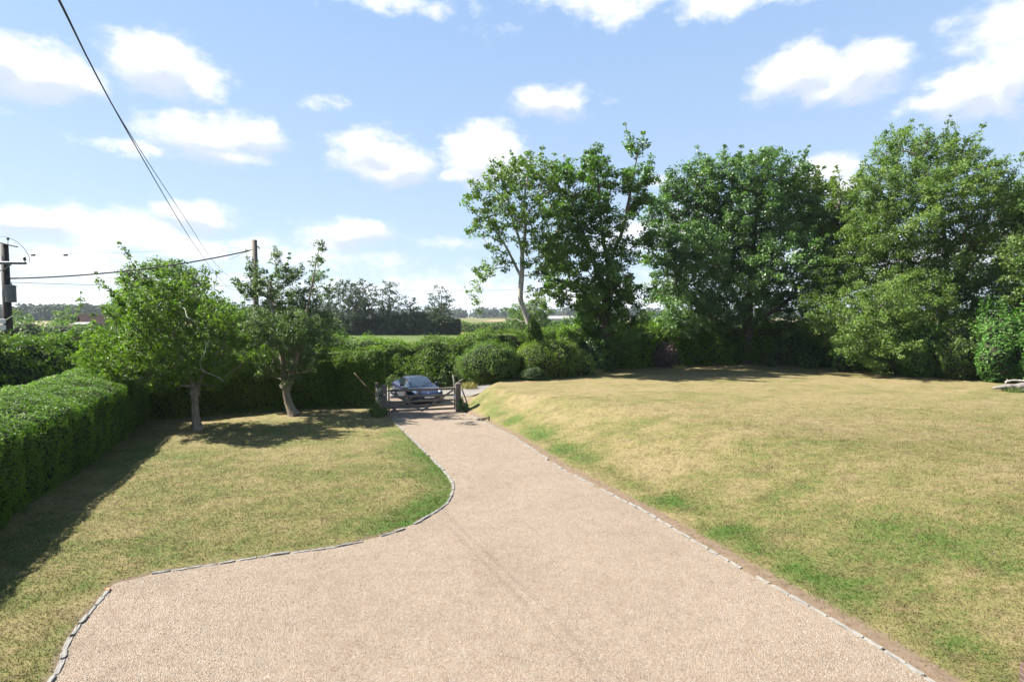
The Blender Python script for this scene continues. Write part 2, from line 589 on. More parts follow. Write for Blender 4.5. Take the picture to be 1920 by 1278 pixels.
def lawn_color(N, L, extra=None):
    def mm(op, a, b):
        n = N.new('ShaderNodeMath'); n.operation = op
        for i, v in enumerate((a, b)):
            if isinstance(v, (int, float)): n.inputs[i].default_value = v
            else: L.new(v, n.inputs[i])
        return n.outputs[0]
    P = pos_node(N)
    g = N.new('ShaderNodeAttribute'); g.attribute_name = 'green'
    mpg = N.new('ShaderNodeMapping'); mpg.inputs['Scale'].default_value = (1, 1.5, 1); mpg.inputs['Rotation'].default_value = (0, 0, .35)
    L.new(P, mpg.inputs[0])
    n1 = noise_n(N, L, mpg.outputs[0], 1.1, 9, .72, .6)
    n2 = noise_n(N, L, mpg.outputs[0], 5, 8, .75, .3)
    f = mm('ADD', g.outputs['Fac'], mm('MULTIPLY', mm('SUBTRACT', n1.outputs['Fac'], .5), 1.15))
    f = mm('ADD', f, mm('MULTIPLY', mm('SUBTRACT', n2.outputs['Fac'], .5), 1.25))
    if extra is not None:
        f = mm('ADD', f, mm('MULTIPLY', mm('SUBTRACT', extra, .5), .45))
    col = ramp(N, L, f, LAWN)
    n5 = noise_n(N, L, P, 2.3, 7, .7, .5)
    br = N.new('ShaderNodeMapRange'); L.new(n5.outputs['Fac'], br.inputs[0]); br.inputs[1].default_value = .48; br.inputs[2].default_value = .72; br.inputs[4].default_value = .65
    col = mixc(N, L, br.outputs[0], col, (0.074, 0.052, 0.031))
    return col, mm, n2, P


def m_ground():
    m, N, L = new_mat('dry_lawn_ground')
    col, mm, n2, P = lawn_color(N, L)
    so = N.new('ShaderNodeAttribute'); so.attribute_name = 'soil'
    mpg = N.new('ShaderNodeMapping'); mpg.inputs['Scale'].default_value = (1, 1.7, 1)
    L.new(P, mpg.inputs[0])
    n3 = noise_n(N, L, mpg.outputs[0], 50, 5, .8)
    sh = ramp(N, L, n3.outputs['Fac'], [(.28, (.50, .50, .48)), (.5, (.95, .95, .95)), (.72, (1.4, 1.38, 1.32))])
    col = mixc(N, L, 1.0, col, sh, 'MULTIPLY')
    sc = ramp(N, L, n2.outputs['Fac'], [(.3, (0.084, 0.058, 0.038)), (.7, (0.148, 0.110, 0.078))])
    sf = mm('ADD', so.outputs['Fac'], mm('MULTIPLY', mm('SUBTRACT', n2.outputs['Fac'], .5), 1.3))
    r = N.new('ShaderNodeMapRange'); L.new(sf, r.inputs[0]); r.inputs[1].default_value = .35; r.inputs[2].default_value = .75
    col = mixc(N, L, r.outputs[0], col, sc)
    hb = mm('ADD', mm('MULTIPLY', n3.outputs['Fac'], .8), n2.outputs['Fac'])
    principled(N, L, col, .92, .1, 0, hb, .6, .03)
    return m


def m_blade():
    m, N, L = new_mat('lawn_blade')
    t = N.new('ShaderNodeAttribute'); t.attribute_name = 'tint'
    col, mm, n2, P = lawn_color(N, L, t.outputs['Fac'])
    col = mixc(N, L, 1.0, col, (1.12, 1.12, 1.12), 'MULTIPLY')
    out = N.new('ShaderNodeOutputMaterial')
    d = N.new('ShaderNodeBsdfDiffuse'); L.new(col, d.inputs[0])
    tr = N.new('ShaderNodeBsdfTranslucent'); L.new(col, tr.inputs[0])
    ms = N.new('ShaderNodeMixShader'); ms.inputs[0].default_value = .45
    L.new(d.outputs[0], ms.inputs[1]); L.new(tr.outputs[0], ms.inputs[2]); L.new(ms.outputs[0], out.inputs[0])
    return m


def m_gravel():
    m, N, L = new_mat('pinkish_gravel')
    P = pos_node(N)
    v = N.new('ShaderNodeTexVoronoi'); v.inputs['Scale'].default_value = 62; L.new(P, v.inputs['Vector'])
    v2 = N.new('ShaderNodeTexVoronoi'); v2.inputs['Scale'].default_value = 27; L.new(P, v2.inputs['Vector'])
    sep = N.new('ShaderNodeSeparateColor'); L.new(v.outputs['Color'], sep.inputs[0])
    sep2 = N.new('ShaderNodeSeparateColor'); L.new(v2.outputs['Color'], sep2.inputs[0])
    stops = [(0, (0.183, 0.131, 0.095)), (.16, (0.243, 0.190, 0.144)), (.36, (0.304, 0.243, 0.191)), (.55, (0.353, 0.302, 0.253)), (.72, (0.277, 0.195, 0.134)), (.84, (0.395, 0.359, 0.315)), (.95, (0.252, 0.225, 0.201)), (1, (0.426, 0.408, 0.379))]
    c = mixc(N, L, .3, ramp(N, L, sep.outputs[0], stops), ramp(N, L, sep2.outputs[1], stops))
    n = noise_n(N, L, P, .55, 5, .6, .5)
    c = mixc(N, L, 1.0, c, ramp(N, L, n.outputs['Fac'], [(.3, (.555, .525, .480)), (.5, (.605, .577, .530)), (.7, (.655, .628, .582))]), 'MULTIPLY')
    n2 = noise_n(N, L, P, 3.2, 6, .65)
    c = mixc(N, L, 1.0, c, ramp(N, L, n2.outputs['Fac'], [(.34, (.90, .88, .86)), (.5, (1.0, 1.0, 1.0)), (.66, (1.06, 1.06, 1.06))]), 'MULTIPLY')
    n3 = noise_n(N, L, P, 45, 6, .8)
    c = mixc(N, L, 1.0, c, ramp(N, L, n3.outputs['Fac'], [(.3, (.66, .64, .62)), (.5, (1.0, 1.0, 1.0)), (.7, (1.30, 1.30, 1.30))]), 'MULTIPLY')
    principled(N, L, c, .85, .25, 0, v.outputs['Distance'], 1.0, -.016)
    return m


def m_pebble():
    m, N, L = new_mat('loose_pebble')
    t = N.new('ShaderNodeAttribute'); t.attribute_name = 'tint'
    stops = [(0, (0.132, 0.104, 0.079)), (.2, (0.164, 0.128, 0.096)), (.4, (0.213, 0.171, 0.133)), (.6, (0.240, 0.205, 0.168)), (.75, (0.187, 0.132, 0.089)), (.9, (0.248, 0.224, 0.194)), (1, (0.280, 0.265, 0.244))]
    principled(N, L, ramp(N, L, t.outputs['Fac'], stops), .8, .3)
    return m


def m_asphalt():
    m, N, L = new_mat('lane_asphalt')
    P = pos_node(N)
    n = noise_n(N, L, P, 30, 5, .7)
    n1 = noise_n(N, L, P, .8, 4)
    c = mixc(N, L, .5, ramp(N, L, n.outputs['Fac'], [(.3, (0.095, 0.089, 0.082)), (.7, (0.170, 0.158, 0.146))]), ramp(N, L, n1.outputs['Fac'], [(.3, (0.116, 0.106, 0.095)), (.7, (0.163, 0.150, 0.136))]))
    principled(N, L, c, .9, .2, 0, n.outputs['Fac'], .4, .01)
    return m


def m_field(name, a, b, sc=.06):
    m, N, L = new_mat(name)
    P = pos_node(N)
    n = noise_n(N, L, P, sc, 6, .65)
    n2 = noise_n(N, L, P, 2.5, 4, .7)
    c = ramp(N, L, n.outputs['Fac'], [(.3, a), (.7, b)])
    c = mixc(N, L, 1.0, c, ramp(N, L, n2.outputs['Fac'], [(.3, (.75, .75, .75)), (.7, (1.2, 1.2, 1.2))]), 'MULTIPLY')
    principled(N, L, c, .95, .1)
    return m


M['ground'] = m_ground(); M['blade'] = m_blade(); M['gravel'] = m_gravel(); M['pebble'] = m_pebble(); M['asphalt'] = m_asphalt()
M['field_green'] = m_field('green_field', (0.051, 0.077, 0.021), (0.077, 0.102, 0.030))
M['field_tan'] = m_field('tan_field', (0.154, 0.120, 0.066), (0.184, 0.146, 0.087), .02)
M['hill'] = m_field('hill_grass', (0.051, 0.066, 0.026), (0.087, 0.092, 0.041), .01)


# ------------------------------------------------------------------ ground
def greenness(x, y):
    """how green the grass is: watered edges, dry middles"""
    P = np.stack([x, y, 0 * x], 1)
    P = P + .5 * np.stack([NZ(P, .9), NZ2(P, .9), 0 * x], 1)
    big = NZ2(P * np.array([.75, 1.25, 1]), .42)
    mid = NZ(P + 50, 1.3)
    d = x - Rx(y)
    right = .36 + .12 * big + .07 * mid
    right += .42 * np.exp(-((d - 1.0) / .6) ** 2) * np.interp(y, [6, 12, 26, 28], [.55, 1, .95, .3]) * (0.9 + .25 * mid)
    right += .10 * np.exp(-((d - 3.4) / 1.6) ** 2) * np.interp(y, [6, 9, 17, 24], [.4, 1, .6, .2]) * (0.6 + .8 * big)
    right += .22 * sstep((13 - y) / 6) * sstep((x - 7.0) / 3.0)
    right -= .10 * sstep((y - 15) / 8)
    # distance to left drive edge (approx. nearest point of the polyline)
    yy = np.linspace(6, 27, 260)
    xx = Lx(yy)
    dl = np.full(len(x), 9.0)
    sel = (x < Rx(y)) & (y < 30) & (x > -20)
    if sel.any():
        dd = np.sqrt((x[sel][:, None] - xx) ** 2 + (y[sel][:, None] - yy) ** 2)
        dl[sel] = dd.min(1)
    left = .46 + .12 * big + .08 * mid
    left += .42 * np.exp(-(dl / .9) ** 2) * np.interp(y, [9, 11, 12, 20, 24], [.0, .2, 1, .9, .2])
    left -= .12 * sstep((y - 19) / 4)
    g = np.where(d > -0.2, right, left)
    g = np.where(y > 45, .55, g)
    soil = np.exp(-((d - .16) / .24) ** 2) * (d > -.3) * np.interp(y, [5, 20, 27], [1.1, .9, .8])
    soil = np.maximum(soil, .75 * np.exp(-(dl / .2) ** 2) * (y < 12))
    return g, soil


def build_ground():
    def axis(lo, hi, a, b, st):
        mid = np.arange(a, b, st)
        out = [mid]
        s, v = st, b
        up = []
        while v < hi:
            up.append(v); s *= 1.25; v += s
        up.append(hi)
        s, v = st, a
        dn = []
        while v > lo:
            s *= 1.25; v -= s; dn.append(max(v, lo))
        return np.concatenate([dn[::-1], mid, up])
    xs = axis(-3500, 3500, -17, 27, .15)
    ys = axis(-60, 6000, 4, 42, .15)
    X, Y = np.meshgrid(xs, ys)
    Z = ter(X, Y)
    ins = (X > Lx(Y) + .02) & (X < Rx(Y) - .02) & (Y < 31.1)
    Z = np.where(ins, Z - .06, Z + .0)
    V = np.stack([X.ravel(), Y.ravel(), Z.ravel()], 1)
    ny, nx = X.shape
    i = np.arange(ny * nx).reshape(ny, nx)
    Fq = np.stack([i[:-1, :-1], i[:-1, 1:], i[1:, 1:], i[1:, :-1]], -1).reshape(-1, 4)
    g, so = greenness(V[:, 0], V[:, 1])
    o = np_mesh('ground', V, Fq, M['ground'], smooth=True, attrs={'green': g, 'soil': so})
    tag(o, kind='structure')


def build_strip(name, left, right, ys, mat, dz, nx=24):
    rows = []
    for y in ys:
        t = np.linspace(0, 1, nx)
        x = left(y) * (1 - t) + right(y) * t
        rows.append(np.stack([x, np.full(nx, y)], 1))
    R = np.array(rows)
    Z = ter(R[..., 0], R[..., 1]) + dz
    V = np.concatenate([R, Z[..., None]], -1).reshape(-1, 3)
    i = np.arange(len(ys) * nx).reshape(len(ys), nx)
    Fq = np.stack([i[:-1, :-1], i[:-1, 1:], i[1:, 1:], i[1:, :-1]], -1).reshape(-1, 4)
    return tag(np_mesh(name, V, Fq, mat, smooth=True), kind='structure')


build_ground()
jit = lambda y, s: .035 * math.sin(y * 7.3 + s) + .02 * math.sin(y * 17 + 2 * s)
build_strip('driveway', lambda y: Lx(y) + jit(y, 0), lambda y: min(Rx(y), 9) - .02 + jit(y, 2), np.arange(.5, 31.2, .06), M['gravel'], -.004)

lane_pts = np.array([(-70, 27.5), (-40, 30), (-20, 32), (-6, 33.0), (-1, 35.0), (4, 39.0), (9, 43.5), (16, 48), (40, 56), (90, 66)])


def along(pts, step):
    pts = np.asarray(pts, float)
    # Catmull-Rom, then even resampling
    P = np.vstack([2 * pts[0] - pts[1], pts, 2 * pts[-1] - pts[-2]])
    out = []
    for i in range(1, len(P) - 2):
        for t in np.linspace(0, 1, 16, endpoint=False):
            out.append(.5 * ((2 * P[i]) + (-P[i - 1] + P[i + 1]) * t + (2 * P[i - 1] - 5 * P[i] + 4 * P[i + 1] - P[i + 2]) * t * t + (-P[i - 1] + 3 * P[i] - 3 * P[i + 1] + P[i + 2]) * t ** 3))
    out.append(pts[-1])
    out = np.array(out)
    s = np.concatenate([[0], np.cumsum(np.linalg.norm(np.diff(out, axis=0), axis=1))])
    n = max(2, int(s[-1] / step) + 1)
    q = np.linspace(0, s[-1], n)
    return np.stack([np.interp(q, s, out[:, k]) for k in range(out.shape[1])], 1)


def ribbon(name, pts, half, mat, dz, nx=7):
    c = along(pts, .5)
    T = np.gradient(c, axis=0); T /= np.linalg.norm(T, axis=1)[:, None]
    Nn = np.stack([-T[:, 1], T[:, 0]], 1)
    t = np.linspace(-half, half, nx)
    R = c[:, None, :] + Nn[:, None, :] * t[None, :, None]
    Z = ter(R[..., 0], R[..., 1]) + dz
    V = np.concatenate([R, Z[..., None]], -1).reshape(-1, 3)
    n = len(c)
    i = np.arange(n * nx).reshape(n, nx)
    Fq = np.stack([i[:-1, :-1], i[1:, :-1], i[1:, 1:], i[:-1, 1:]], -1).reshape(-1, 4)[:, ::-1]
    return tag(np_mesh(name, V, Fq, mat, smooth=True), kind='structure')


ribbon('road', lane_pts, 2.1, M['asphalt'], .014)


def sheet(name, x0, x1, y0, y1, z, mat):
    V = np.array([(x0, y0, z), (x1, y0, z), (x1, y1, z), (x0, y1, z)])
    return tag(np_mesh(name, V, np.array([[0, 1, 2, 3]]), mat), kind='structure')


sheet('field', -120, 160, 52, 128, .12, M['field_green'])
sheet('field', -400, -60, 235, 330, .2, M['field_tan'])
sheet('field', -400, -125, 60, 228, .2, M['field_green'])
sheet('field', -58, 300, 175, 330, .2, M['field_green'])
sheet('field', -20, 300, 345, 520, .3, M['field_tan'])


# hills
def hills(name, pts, depth, mat):
    """pts: list of (px, py_top) ridge line seen at distance depth; a broad swell with a real back slope"""
    px = np.linspace(pts[0][0], pts[-1][0], 120)
    top = np.interp(px, [p[0] for p in pts], [p[1] for p in pts])
    rows = []
    for k, (dy, f) in enumerate([(-.35, 0), (-.2, .35), (-.08, .8), (0, 1), (.1, .9), (.4, .3), (.7, 0)]):
        D = depth * (1 + dy)
        x = (px - 960) / F * D
        ztop = CAMZ + (590 - top) / F * depth
        rows.append(np.stack([x, np.full(len(x), D), -1 + ztop * f], 1))
    V = np.array(rows).reshape(-1, 3)
    n = len(px)
    i = np.arange(len(V)).reshape(-1, n)
    Fq = np.stack([i[:-1, :-1], i[:-1, 1:], i[1:, 1:], i[1:, :-1]], -1).reshape(-1, 4)
    return tag(np_mesh(name, V, Fq, mat, smooth=True), kind='structure')


hills('hills', [(-400, 590), (0, 584), (250, 586), (500, 588), (700, 592), (900, 590), (1400, 588), (2300, 585)], 1500, M['hill'])


# ------------------------------------------------------------------ leaves
def leaf_mesh(name, P, Nn, size, mat, parent=None, tint=None, aspect=.62, fold=.18, origin=None, attrs=None):
    n = len(P)
    size = np.broadcast_to(np.asarray(size, float), (n,)) * RNG.uniform(.65, 1.3, n)
    Nn = Nn / (np.linalg.norm(Nn, axis=1)[:, None] + 1e-9)
    A = RNG.normal(size=(n, 3))
    T = np.cross(Nn, A); T /= np.linalg.norm(T, axis=1)[:, None] + 1e-9
    B = np.cross(Nn, T)
    hs = size[:, None]
    V = np.empty((n, 4, 3))
    V[:, 0] = P - T * hs * .5
    V[:, 1] = P + B * hs * aspect * .5 + Nn * hs * fold
    V[:, 2] = P + T * hs * .5
    V[:, 3] = P - B * hs * aspect * .5 + Nn * hs * fold * RNG.uniform(-.4, 1, (n, 1))
    Fq = np.arange(n * 4).reshape(n, 4)
    if tint is None:
        tint = RNG.uniform(0, 1, n)
    return np_mesh(name, V.reshape(-1, 3), Fq, mat, parent, tint=np.repeat(np.clip(tint, 0, 1), 4), origin=origin)


def rand_unit(n):
    v = RNG.normal(size=(n, 3))
    return v / np.linalg.norm(v, axis=1)[:, None]


# ------------------------------------------------------------------ trees
def resample(pl, step=.35):
    pl = np.asarray(pl, float)
    return along(pl, step) if len(pl) > 2 else np.stack([np.linspace(pl[0][k], pl[1][k], max(2, int(np.linalg.norm(pl[1] - pl[0]) / step) + 1)) for k in range(3)], 1)


def grow(trunks, Cc, rtip, rbase, wander=.12, k_path=.35):
    pos, par, plen, chains = [], [], [], []
    for tr in trunks:
        pl = resample(tr)
        start = 0
        if pos:
            d = np.linalg.norm(np.array(pos) - pl[0], axis=1)
            j = int(d.argmin())
            chain = [j]
            prev = j
            start = 1
        else:
            chain, prev = [], -1
        for p in pl[start:]:
            pos.append(p); par.append(prev)
            plen.append(0 if prev < 0 else plen[prev] + np.linalg.norm(p - pos[prev]))
            prev = len(pos) - 1
            chain.append(prev)
        chains.append((chain, 10))
    P0 = np.array(pos)
    cap = len(pos) + len(Cc) * 14 + 50
    PA = np.zeros((cap, 3)); PA[:len(pos)] = P0
    PL = np.zeros(cap); PL[:len(pos)] = plen
    if len(Cc):
        d0 = np.array([np.linalg.norm(P0 - c, axis=1).min() for c in Cc])
        for ci in np.argsort(d0):
            c = Cc[ci]
            P = PA[:len(pos)]
            d = np.linalg.norm(P - c, axis=1)
            cost = d + k_path * PL[:len(pos)] * .5 + .7 * np.maximum(0, P[:, 2] - c[2] + .1 * d)
            j = int(cost.argmin())
            dist = d[j]
            n = min(12, max(1, int(math.ceil(dist / .5))))
            a = P[j].copy()
            chain = [j]
            prev = j
            bend = RNG.normal(size=3) * wander * dist + np.array([0, 0, -.05 * dist])
            for i in range(1, n + 1):
                t = i / n
                p = a * (1 - t) + c * t + bend * 4 * t * (1 - t) * .5
                if i < n:
                    p = p + RNG.normal(size=3) * .035 * min(dist, 2)
                pos.append(p); par.append(prev); plen.append(plen[prev] + dist / n)
                PA[len(pos) - 1] = p; PL[len(pos) - 1] = plen[-1]
                prev = len(pos) - 1
                chain.append(prev)
            chains.append((chain, 5))
    n = len(pos)
    cnt = np.zeros(n)
    for ch, s in chains:
        cnt[ch[-1]] += 1
    for i in range(n - 1, -1, -1):
        if par[i] >= 0:
            cnt[par[i]] += cnt[i]
    cnt = np.maximum(cnt, 1)
    e = math.log(rbase / rtip) / math.log(max(3, cnt.max()))
    rad = rtip * cnt ** e
    return np.array(pos), rad, chains


def wood_mesh(name, pos, rad, chains, mat, parent, flare=None):
    Vs, Fs, b = [], [], 0
    for ch, k in chains:
        if len(ch) < 2:
            continue
        r = rad[ch].copy()
        if k == 5:
            r[0] = r[1]
        elif flare:
            s = np.linalg.norm(pos[ch] - pos[ch[0]], axis=1)
            r = r * (1 + flare * np.exp(-s / .35))
        V, Fq = tube_np(pos[ch], r, k)
        Vs.append(V); Fs.append(Fq + b); b += len(V)
    return np_mesh(name, np.vstack(Vs), np.vstack(Fs), mat, parent, smooth=True)


def lobes3(D, lobes, yspread=.55, seed=0):
    """2-d outline lobes (px,py,rpx[,dy]) -> ellipsoid centres with real depth"""
    r = np.random.default_rng(seed)
    out = []
    for i, l in enumerate(lobes):
        px, py, rp = l[:3]
        R = rp / F * D
        dy = l[3] if len(l) > 3 else r.uniform(-1, 1) * yspread * 3.0
        p = at(px, py, D + dy)
        out.append((p[0], p[1], p[2], R, R * 1.15, R * .92))
    return out


def clusters(lobes, spacing, fill=1.0):
    pts = []
    for (x, y, z, rx, ry, rz) in lobes:
        n = int(fill * 5.5 * (rx * ry * rz) / spacing ** 3) + 6
        u = rand_unit(n) * (RNG.uniform(0, 1, n) ** (1 / 2.2))[:, None]
        pts.append(np.array([x, y, z]) + u * np.array([rx, ry, rz]))
    pts = np.vstack(pts)
    RNG.shuffle(pts)
    keep = []
    for p in pts:
        if not keep or np.min(np.sum((np.array(keep[-1500:]) - p) ** 2, 1)) > (spacing * .8) ** 2:
            keep.append(p)
    return np.array(keep)


def crown_leaves(name, Cc, rc, per, size, mat, parent, flat=.7, up=.5, ctr=None, tintscale=.45, seed=1, aspect=.62, scl=None):
    n = len(Cc)
    sc = np.ones(n) if scl is None else scl
    cnt = np.maximum(3, (per * RNG.uniform(.45, 1.5, n) * sc ** 1.6).astype(int))
    idx = np.repeat(np.arange(n), cnt)
    u = rand_unit(len(idx)) * (RNG.uniform(0, 1, len(idx)) ** .5)[:, None]
    rr = (rc * RNG.uniform(.7, 1.25, n) * sc)[idx]
    P = Cc[idx] + u * rr[:, None] * np.array([1, 1, flat])
    ctr = Cc.mean(0) if ctr is None else ctr
    outd = P - ctr
    outd /= np.linalg.norm(outd, axis=1)[:, None] + 1e-6
    Nn = rand_unit(len(P)) * .9 + np.array([0, 0, up]) + outd * .35 + u * .35
    ct = RNG.uniform(0, 1, n)
    tint = .5 + (ct[idx] - .5) * tintscale * 1.2 + RNG.normal(size=len(idx)) * .2
    return leaf_mesh(name, P, Nn, size, mat, parent, tint, aspect)


def make_tree(name, label, trunks, lobes, spacing, rc, per, lsize, leafm, barkm, rbase, rtip=.012, group=None, fill=1.0, flat=.7, wander=.12, flare=.5, cat='tree', tintscale=.45, extra=None, zmin=None, aspect=.62, grow_l=1.15, shoots=0):
    base = np.array(trunks[0][0], float)
    t = thing(name, label, cat, base, group=group)
    lobes = [(x, y, z, rx * grow_l, ry * grow_l, rz * grow_l) for x, y, z, rx, ry, rz in lobes]
    Cc = clusters(lobes, spacing, fill)
    if zmin is not None:
        Cc = Cc[Cc[:, 2] > zmin]
    scl = np.ones(len(Cc))
    if extra is not None:
        Cc = np.vstack([Cc, extra]); scl = np.concatenate([scl, np.full(len(extra), .5)])
    if shoots:
        ce = Cc.mean(0)
        out = (Cc - ce) / Cc.std(0)
        rad_ = np.linalg.norm(out, axis=1) + .5 * out[:, 2]
        outer = np.where(rad_ > np.quantile(rad_, .62))[0]
        pick = RNG.choice(outer, min(len(outer), shoots), replace=False)
        add, asz = [], []
        for i in pick:
            dr = (Cc[i] - ce); dr /= np.linalg.norm(dr) + 1e-6
            dr = dr * .7 + np.array([0, 0, .75]) + RNG.normal(size=3) * .3
            dr /= np.linalg.norm(dr)
            p = Cc[i].copy()
            for k, f in enumerate((.62, .48, .36)[:RNG.integers(2, 4)]):
                p = p + dr * rc * RNG.uniform(.65, .95) + RNG.normal(size=3) * rc * .12
                add.append(p.copy()); asz.append(f)
        Cc = np.vstack([Cc, add]); scl = np.concatenate([scl, asz])
    print('TREE', name, len(Cc), int(len(Cc) * per))
    pos, rad, ch = grow(trunks, Cc, rtip, rbase, wander)
    wood_mesh('trunk', pos, rad, ch, barkm, t, flare)
    crown_leaves('crown', Cc, rc, per, lsize, leafm, t, flat, tintscale=tintscale, aspect=aspect, scl=scl)
    return t


# ------------------------------------------------------------------ hedges and shrubs
def profile_hedge(name, label, path, prof, nleaf, lsize, leafm, cat='hedge', bump=.10, bscale=.8, core_inset=.16, spiky=0.0, hmod=None, group=None, corez=0.0, up=.35, jitter=.16, thin=None, closed=True):
    """path: front base line (x,y); prof: (offset away from viewer side, height) from front base over the top to back base"""
    c = along(path, .3)
    T = np.gradient(c, axis=0); T /= np.linalg.norm(T, axis=1)[:, None]
    Nn = np.stack([-T[:, 1], T[:, 0]], 1)      # left of travel = into the hedge
    prof = np.array(prof, float)
    ps = np.concatenate([[0], np.cumsum(np.linalg.norm(np.diff(prof, axis=0), axis=1))])
    Ltot = 0.3 * (len(c) - 1)
    base = np.array([c[0][0], c[0][1], float(ter(c[0][0], c[0][1]))])
    cen = prof.mean(0)

    def surf(si, u, inset):
        f = si / Ltot * (len(c) - 1)
        i = np.clip(f.astype(int), 0, len(c) - 2); fr = f - i
        C0 = c[i] * (1 - fr)[:, None] + c[i + 1] * fr[:, None]
        Nm = Nn[i]
        o = np.interp(u, ps, prof[:, 0]); z = np.interp(u, ps, prof[:, 1])
        k = 1 if hmod is None else hmod(si)
        z = z * k
        # profile normal
        e = .05
        do = np.interp(u + e, ps, prof[:, 0]) - np.interp(u - e, ps, prof[:, 0])
        dz = np.interp(u + e, ps, prof[:, 1]) - np.interp(u - e, ps, prof[:, 1])
        ln = np.sqrt(do ** 2 + dz ** 2) + 1e-6
        no, nz = -dz / ln, do / ln
        P = np.stack([C0[:, 0] + Nm[:, 0] * o, C0[:, 1] + Nm[:, 1] * o, z], 1)
        P[:, 2] += ter(C0[:, 0], C0[:, 1])
        Nw = np.stack([Nm[:, 0] * no, Nm[:, 1] * no, nz], 1)
        disp = bump * NZ(P, bscale) + bump * .5 * NZ2(P, bscale * 2.7) - inset
        return P + Nw * disp[:, None], Nw
    t = thing(name, label, cat, base, group=group)
    # inner growth
    nu = 26
    uu = np.linspace(0, ps[-1], nu)
    ss = np.linspace(0.12, Ltot - .12, len(c))
    S, U = np.meshgrid(ss, uu, indexing='ij')
    P, _ = surf(S.ravel(), U.ravel(), core_inset)
    if corez > 0:
        k = P[:, 2] < corez
        P[k, 2] = corez
    idx = np.arange(len(P)).reshape(len(ss), nu)
    Fq = np.stack([idx[:-1, :-1], idx[:-1, 1:], idx[1:, 1:], idx[1:, :-1]], -1).reshape(-1, 4)
    # close both ends
    for row in (0, len(ss) - 1):
        ring = idx[row]
        Fe = [[ring[a], ring[a + 1], ring[nu - 2 - a], ring[nu - 1 - a]] for a in range(nu // 2 - 1)]
        Fq = np.vstack([Fq, Fe])
    np_mesh('twigs', P, Fq, M['twig'], t, smooth=True)
    # leaves over the surface
    s = RNG.uniform(0, Ltot, nleaf); u = RNG.uniform(0, ps[-1], nleaf)
    inset = np.abs(RNG.normal(size=nleaf)) * jitter - .04
    if spiky > 0:
        cl = sstep(NZ2(np.stack([s, u, s * 0], 1), 3.1) * .8 + .2)
        inset = inset - spiky * cl * RNG.uniform(0, 1, nleaf)
    P, Nw = surf(s, u, inset)
    if thin is not None:
        keep = RNG.uniform(0, 1, nleaf) < thin(P)
        P, Nw = P[keep], Nw[keep]
    nn = Nw * .9 + rand_unit(len(P)) * .75 + np.array([0, 0, up])
    # end faces
    m_ = int(nleaf * 1.2 * (prof[:, 0].max() * prof[:, 1].max()) / (Ltot * ps[-1])) + 20
    Pe, Ne = [], []
    for end, sg in ((0.0, -1), (Ltot, 1)):
        u2 = RNG.uniform(0, ps[-1], m_)
        P2, _ = surf(np.full(m_, end), u2, 0 * u2)
        i = 0 if end == 0 else len(c) - 1
        cc = np.array([c[i][0] + Nn[i][0] * cen[0], c[i][1] + Nn[i][1] * cen[0], cen[1] * .8 + float(ter(c[i][0], c[i][1]))])
        w = np.sqrt(RNG.uniform(0, 1, m_))[:, None]
        P2 = cc + (P2 - cc) * w
        P2[:, :2] += sg * T[i] * RNG.uniform(-.1, .1, (m_, 1))
        Pe.append(P2)
        Ne.append(np.tile(np.array([sg * T[i][0], sg * T[i][1], .2]), (m_, 1)) + rand_unit(m_) * .8)
    P = np.vstack([P] + Pe); nn = np.vstack([nn] + Ne)
    g0 = ter(P[:, 0], P[:, 1])
    P[:, 2] = np.maximum(P[:, 2], g0 + .02)
    tint = .5 + .22 * NZ2(P, 1.1) + RNG.normal(size=len(P)) * .2
    leaf_mesh('foliage', P, nn, lsize, leafm, t, tint)
    return t


